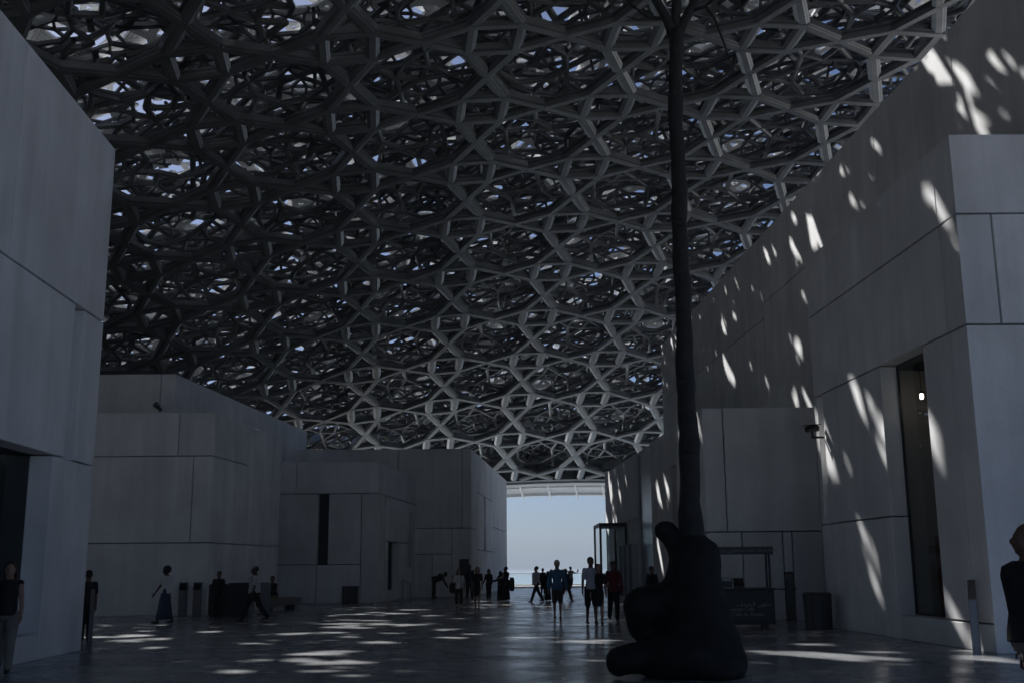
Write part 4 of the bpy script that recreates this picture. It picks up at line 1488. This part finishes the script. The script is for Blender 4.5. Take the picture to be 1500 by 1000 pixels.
    if hair_kind != 'bald':
        if hair_kind == 'afro':
            ellipsoid(hb, Hd((0, -.016, .955)), (.072, .076, .072), HM, 14, 10)
        else:
            ellipsoid(hb, Hd((0, -.013, .953)), (.053, .062, .056), HM, 14, 10)
            if hair_kind in ('long', 'bob'):
                L_ = .80 if hair_kind == 'long' else .865
                hb.tube([Hd((0, -.03, .95)), Hd((0, -.042, .90)), Hd((0, -.05, .86)), Hd((0, -.052, L_))], [(.05, .03), (.055, .03), (.056, .026), (.035, .014)][::1], 12)
                for s_ in (-1, 1):
                    hb.tube([Hd((s_ * .038, -.005, .955)), Hd((s_ * .048, -.005, .91)), Hd((s_ * .046, -.012, L_ + .03))], [.018, .017, .01], 8)
            if hair_kind == 'scarf':
                ellipsoid(hb, Hd((0, -.006, .935)), (.058, .062, .07), HM, 14, 10)
                hb.tube([Hd((0, -.01, .9)), T((0, -.01, .84)), T((0, -.01, .78))], [.05, .07, .095], 14)
        put(hb, 'headscarf' if hair_kind == 'scarf' else 'hair', CL['black'] if hair_kind == 'scarf' else HAIR[hair])
    if cap:
        cb = MB()
        ellipsoid(cb, Hd((0, -.01, .965)), (.053, .062, .022), HM, 16, 8)
        fin(cb); cb.build('headband', CL[cap], e, smooth=True)
    def world_pt(v):
        return Rz @ (Vector(v) * h) + Vector((p.x, p.y, 0))
    return e, J, world_pt

STAND = ((3, 2), (-3, 2))
STILL = ((4, 6, 10), (0, 6, 10))
WALK = ((22, 3), (-16, 14))
# near the left hall
person(3, 984, 815, 200, 'woman in a black vest and beige trousers walking past the deep street window', skin_='a', top='black', top_kind='vest', bottom='beige', bottom_kind='trousers', hair='brown', hair_kind='long', legs=WALK, arms=((14, 8, 20), (-10, 8, 14)), voxel=.008)
person(123.5, 941, 833, 20, 'person in black half hidden behind the steel handrail at the tall hall corner', top='black', top_kind='tee', bottom='black', hair_kind='short', legs=STAND, arms=STILL)
person(240, 912, 827, 95, 'woman in a white top and long blue skirt walking past the touch screen pylons', skin_='c', top='white', top_kind='tee', bottom='skirt', bottom_kind='skirt', hair='black', hair_kind='afro', legs=((15, 3), (-11, 8)), arms=((26, 10, 8), (-14, 8, 10)), head=(-10, 4))
dk = ground(320, 906)
person(320, 905, 835, 185, 'man in black standing at the black reception desk', top='black', top_kind='shirt', bottom='black', hair_kind='short', legs=STAND, arms=((16, 8, 40), (16, 8, 40)), skin_='b', pos=Vector((dk.x, dk.y - .15, 0)))
person(371, 909, 824, 92, 'man in a pale shirt and black trousers striding past the reception desk', skin_='c', top='offwhite', top_kind='tee', bottom='black', hair='black', legs=((26, 4), (-24, 12)), arms=((-6, 6, 20), (8, 5, 24)), head=(0, 6))
# seated on the bench
sb_ = p0.lerp(p1, .12)
person(391, 895, 845, 150, 'person in tan trousers sitting on the low stone bench', h=1.66, skin_='b', top='black', top_kind='shirt', bottom='tan', legs=((84, 84), (80, 86)), arms=((25, 8, 60), (25, 8, 60)), lean=10, head=(20, 0), pos=Vector((sb_.x - .1, sb_.y + .30, 0)))
# far group by the notice board
person(645, 873, 844, -80, 'man in dark clothes bending far forward by the large far hall', h=1.72, top='charcoal', top_kind='shirt', bottom='charcoal', legs=((4, 2), (-4, 2)), arms=((28, 4, 6), (20, 4, 10)), lean=66, head=(0, -10), pos=ground(638, 874) + Vector((0, -1.2, 0)))
person(672, 891, 830, 185, 'woman in a white top and brown loose trousers, shoulder bag at her side', skin_='a', top='white', top_kind='tee', bottom='brown', bottom_kind='capri', hair='brown', hair_kind='long', legs=WALK, arms=((4, 12, 30), (24, 14, 70)))
person(688, 877, 824, 190, 'tall man in dark clothes standing just behind the woman with the shoulder bag', top='navy', top_kind='jacket', bottom='black', legs=WALK, arms=STILL)
person(699, 891, 828, 176, 'woman in a knee length black dress walking with bare legs', skin_='a', top='black', top_kind='dress', hair='brown', hair_kind='bob', legs=((14, 3), (-10, 10)), arms=((10, 8, 14), (-14, 10, 10)))
person(716, 878, 832, 160, 'woman in a black jacket and black trousers behind the woman in the black dress', skin_='b', top='black', top_kind='jacket', bottom='black', hair_kind='bob', legs=STAND, arms=((6, 10, 20), (14, 12, 30)))
person(733, 877, 835, 60, 'woman in a long black robe and black headscarf beside the hall corner', top='black', top_kind='abaya', hair_kind='scarf', legs=STAND, arms=((30, 10, 50), (12, 8, 20)))
person(741, 878.5, 828.5, 80, 'tall man in a long black robe carrying a dark backpack', top='black', top_kind='abaya', hair_kind='short', legs=STAND, arms=((20, 6, 60), (16, 6, 30)), skin_='b')
person(786, 881, 826, 115, 'man in a white shirt and black trousers striding across the bright opening', skin_='a', top='white', top_kind='shirt', bottom='black', hair='brown', legs=((24, 4), (-22, 10)), arms=((4, 6, 24), (-10, 6, 14)))
person(795.5, 870, 831, 180, 'man in dark clothes farther off behind the man in the white shirt', top='charcoal', top_kind='shirt', bottom='black', legs=STAND, arms=STILL)
person(803, 879, 835, 0, 'woman in a long black robe walking away toward the bright opening', top='black', top_kind='abaya', hair_kind='scarf', legs=STAND, arms=((10, 6, 20), (10, 6, 20)))
person(817, 906, 818, 178, 'man in a blue shirt and dark knee shorts with a white headband', skin_='a', top='blue', top_kind='shirt', bottom='brown', bottom_kind='shorts', hair='grey', legs=((8, 2), (-6, 6)), arms=((2, 14, 8), (-4, 14, 8)), wide=1.12, cap='white')
person(829.5, 880, 830, 235, 'man in navy walking just behind the man in the blue shirt', top='navy', top_kind='shirt', bottom='black', legs=WALK, arms=((12, 8, 10), (-12, 8, 10)))
_, J19, W19 = person(836.5, 867, 828.5, 325, 'man in a pale shirt and shorts raising a phone toward the sea', skin_='a', top='palegreen', top_kind='tee', bottom='charcoal', bottom_kind='shorts', hair='brown', legs=((3, 2), (-8, 20)), arms=((10, 8, 20), (60, 6, 50)))
person(867, 914, 813, 185, 'man in a lavender shirt and dark shorts, tallest of the walking group', skin_='b', top='lavender', top_kind='tee', bottom='black', bottom_kind='shorts', hair='black', legs=((12, 2), (-8, 8)), arms=((8, 8, 10), (0, 10, 14)), wide=1.05)
person(878, 914, 823, 175, 'woman in a short black dress walking beside the man in lavender', skin_='a', top='black', top_kind='dress', hair='brown', hair_kind='bob', legs=((14, 3), (-16, 8)), arms=((8, 8, 14), (6, 10, 20)))
person(900, 910, 820, 185, 'man in a dark red shirt and black trousers by the glass porch', skin_='b', top='red', top_kind='shirt', bottom='black', hair='black', legs=((4, 2), (-14, 14)), arms=((6, 10, 10), (-6, 10, 10)), wide=1.1)
person(957, 900, 828, 200, 'person in black behind the lumpy bronze foot of the tree', top='black', top_kind='shirt', bottom='black', hair='black', legs=STAND, arms=STILL)
q = at_depth(1509, 831, 8.3)
person(1497, 0, 0, 78, 'bald man in a black polo shirt standing before the pale front wall', h=1.85, skin_='b', top='black', top_kind='tee', bottom='beige', hair_kind='bald', legs=STAND, arms=STILL, pos=Vector((q.x, 8.3, 0)), voxel=.0062, head=(0, -4))

# things people carry
w = W19(J19['wriR'] + J19['hdR'] * .075)
e = empty('phone', w, 'phone held up by the man in the pale shirt and shorts', 'phone')
MB().box(w.x - .04, w.y + .012, w.z - .02, w.x + .04, w.y + .022, w.z + .13).build('case', M['black'], e)
MB().box(w.x - .035, w.y + .009, w.z - .014, w.x + .035, w.y + .0115, w.z + .124).build('screen', M['screen'], e)
def bag(c, sx, sy, sz, name, label, colour, strap):
    e = empty(name, c - Vector((0, 0, sz)), label, 'bag')
    mb = ellipsoid(MB(), c, (sx, sy, sz), nu=14, nv=10)
    mb.v = [(c.x + math.copysign(abs((v[0] - c.x) / sx) ** .55, v[0] - c.x) * sx, v[1], c.z + math.copysign(abs((v[2] - c.z) / sz) ** .55, v[2] - c.z) * sz) for v in mb.v]
    mb.build('pouch', CL[colour], e, smooth=True)
    MB().tube([c + Vector(v) for v in strap], .012, 6).build('strap', CL['black'], e, smooth=True)
p = ground(664, 891)
c = Vector((p.x, p.y, .78))
bag(c, .16, .08, .2, 'shoulder_bag', 'dark shoulder bag of the woman in white top and brown trousers', 'brown', ((-.1, 0, .15), (-.02, 0, .4), (.12, .0, .62), (.16, .02, .55), (.14, .05, .3), (.1, 0, .12)))
p = ground(750, 878.5)
c = Vector((p.x, p.y, at_depth(750, 855, p.y).z))
bag(c, .13, .16, .33, 'backpack', 'dark backpack on the tall man in the long black robe', 'charcoal', ((-.02, -.1, .25), (-.15, -.1, .36), (-.22, -.08, .3), (-.2, -.08, 0), (-.05, -.08, -.2)))

# ------------------------------------------------------------------ sea haze
hz = MB().box(-5900, -5900, -4.0, 5900, 8900, 42.0).build('haze', None)
hm = bpy.data.materials.new('haze_air')
hm.use_nodes = True
nt = hm.node_tree
nt.nodes.remove(nt.nodes['Principled BSDF'])
pv = nt.nodes.new('ShaderNodeVolumePrincipled')
pv.inputs['Color'].default_value = (0.50, 0.57, 0.65, 1)
pv.inputs['Density'].default_value = 0.0008
pv.inputs['Anisotropy'].default_value = 0.0
nt.links.new(pv.outputs[0], nt.nodes['Material Output'].inputs['Volume'])
hz.data.materials.append(hm)
tag(hz, 'thin pale sea haze over the whole place', 'haze', kind='stuff')
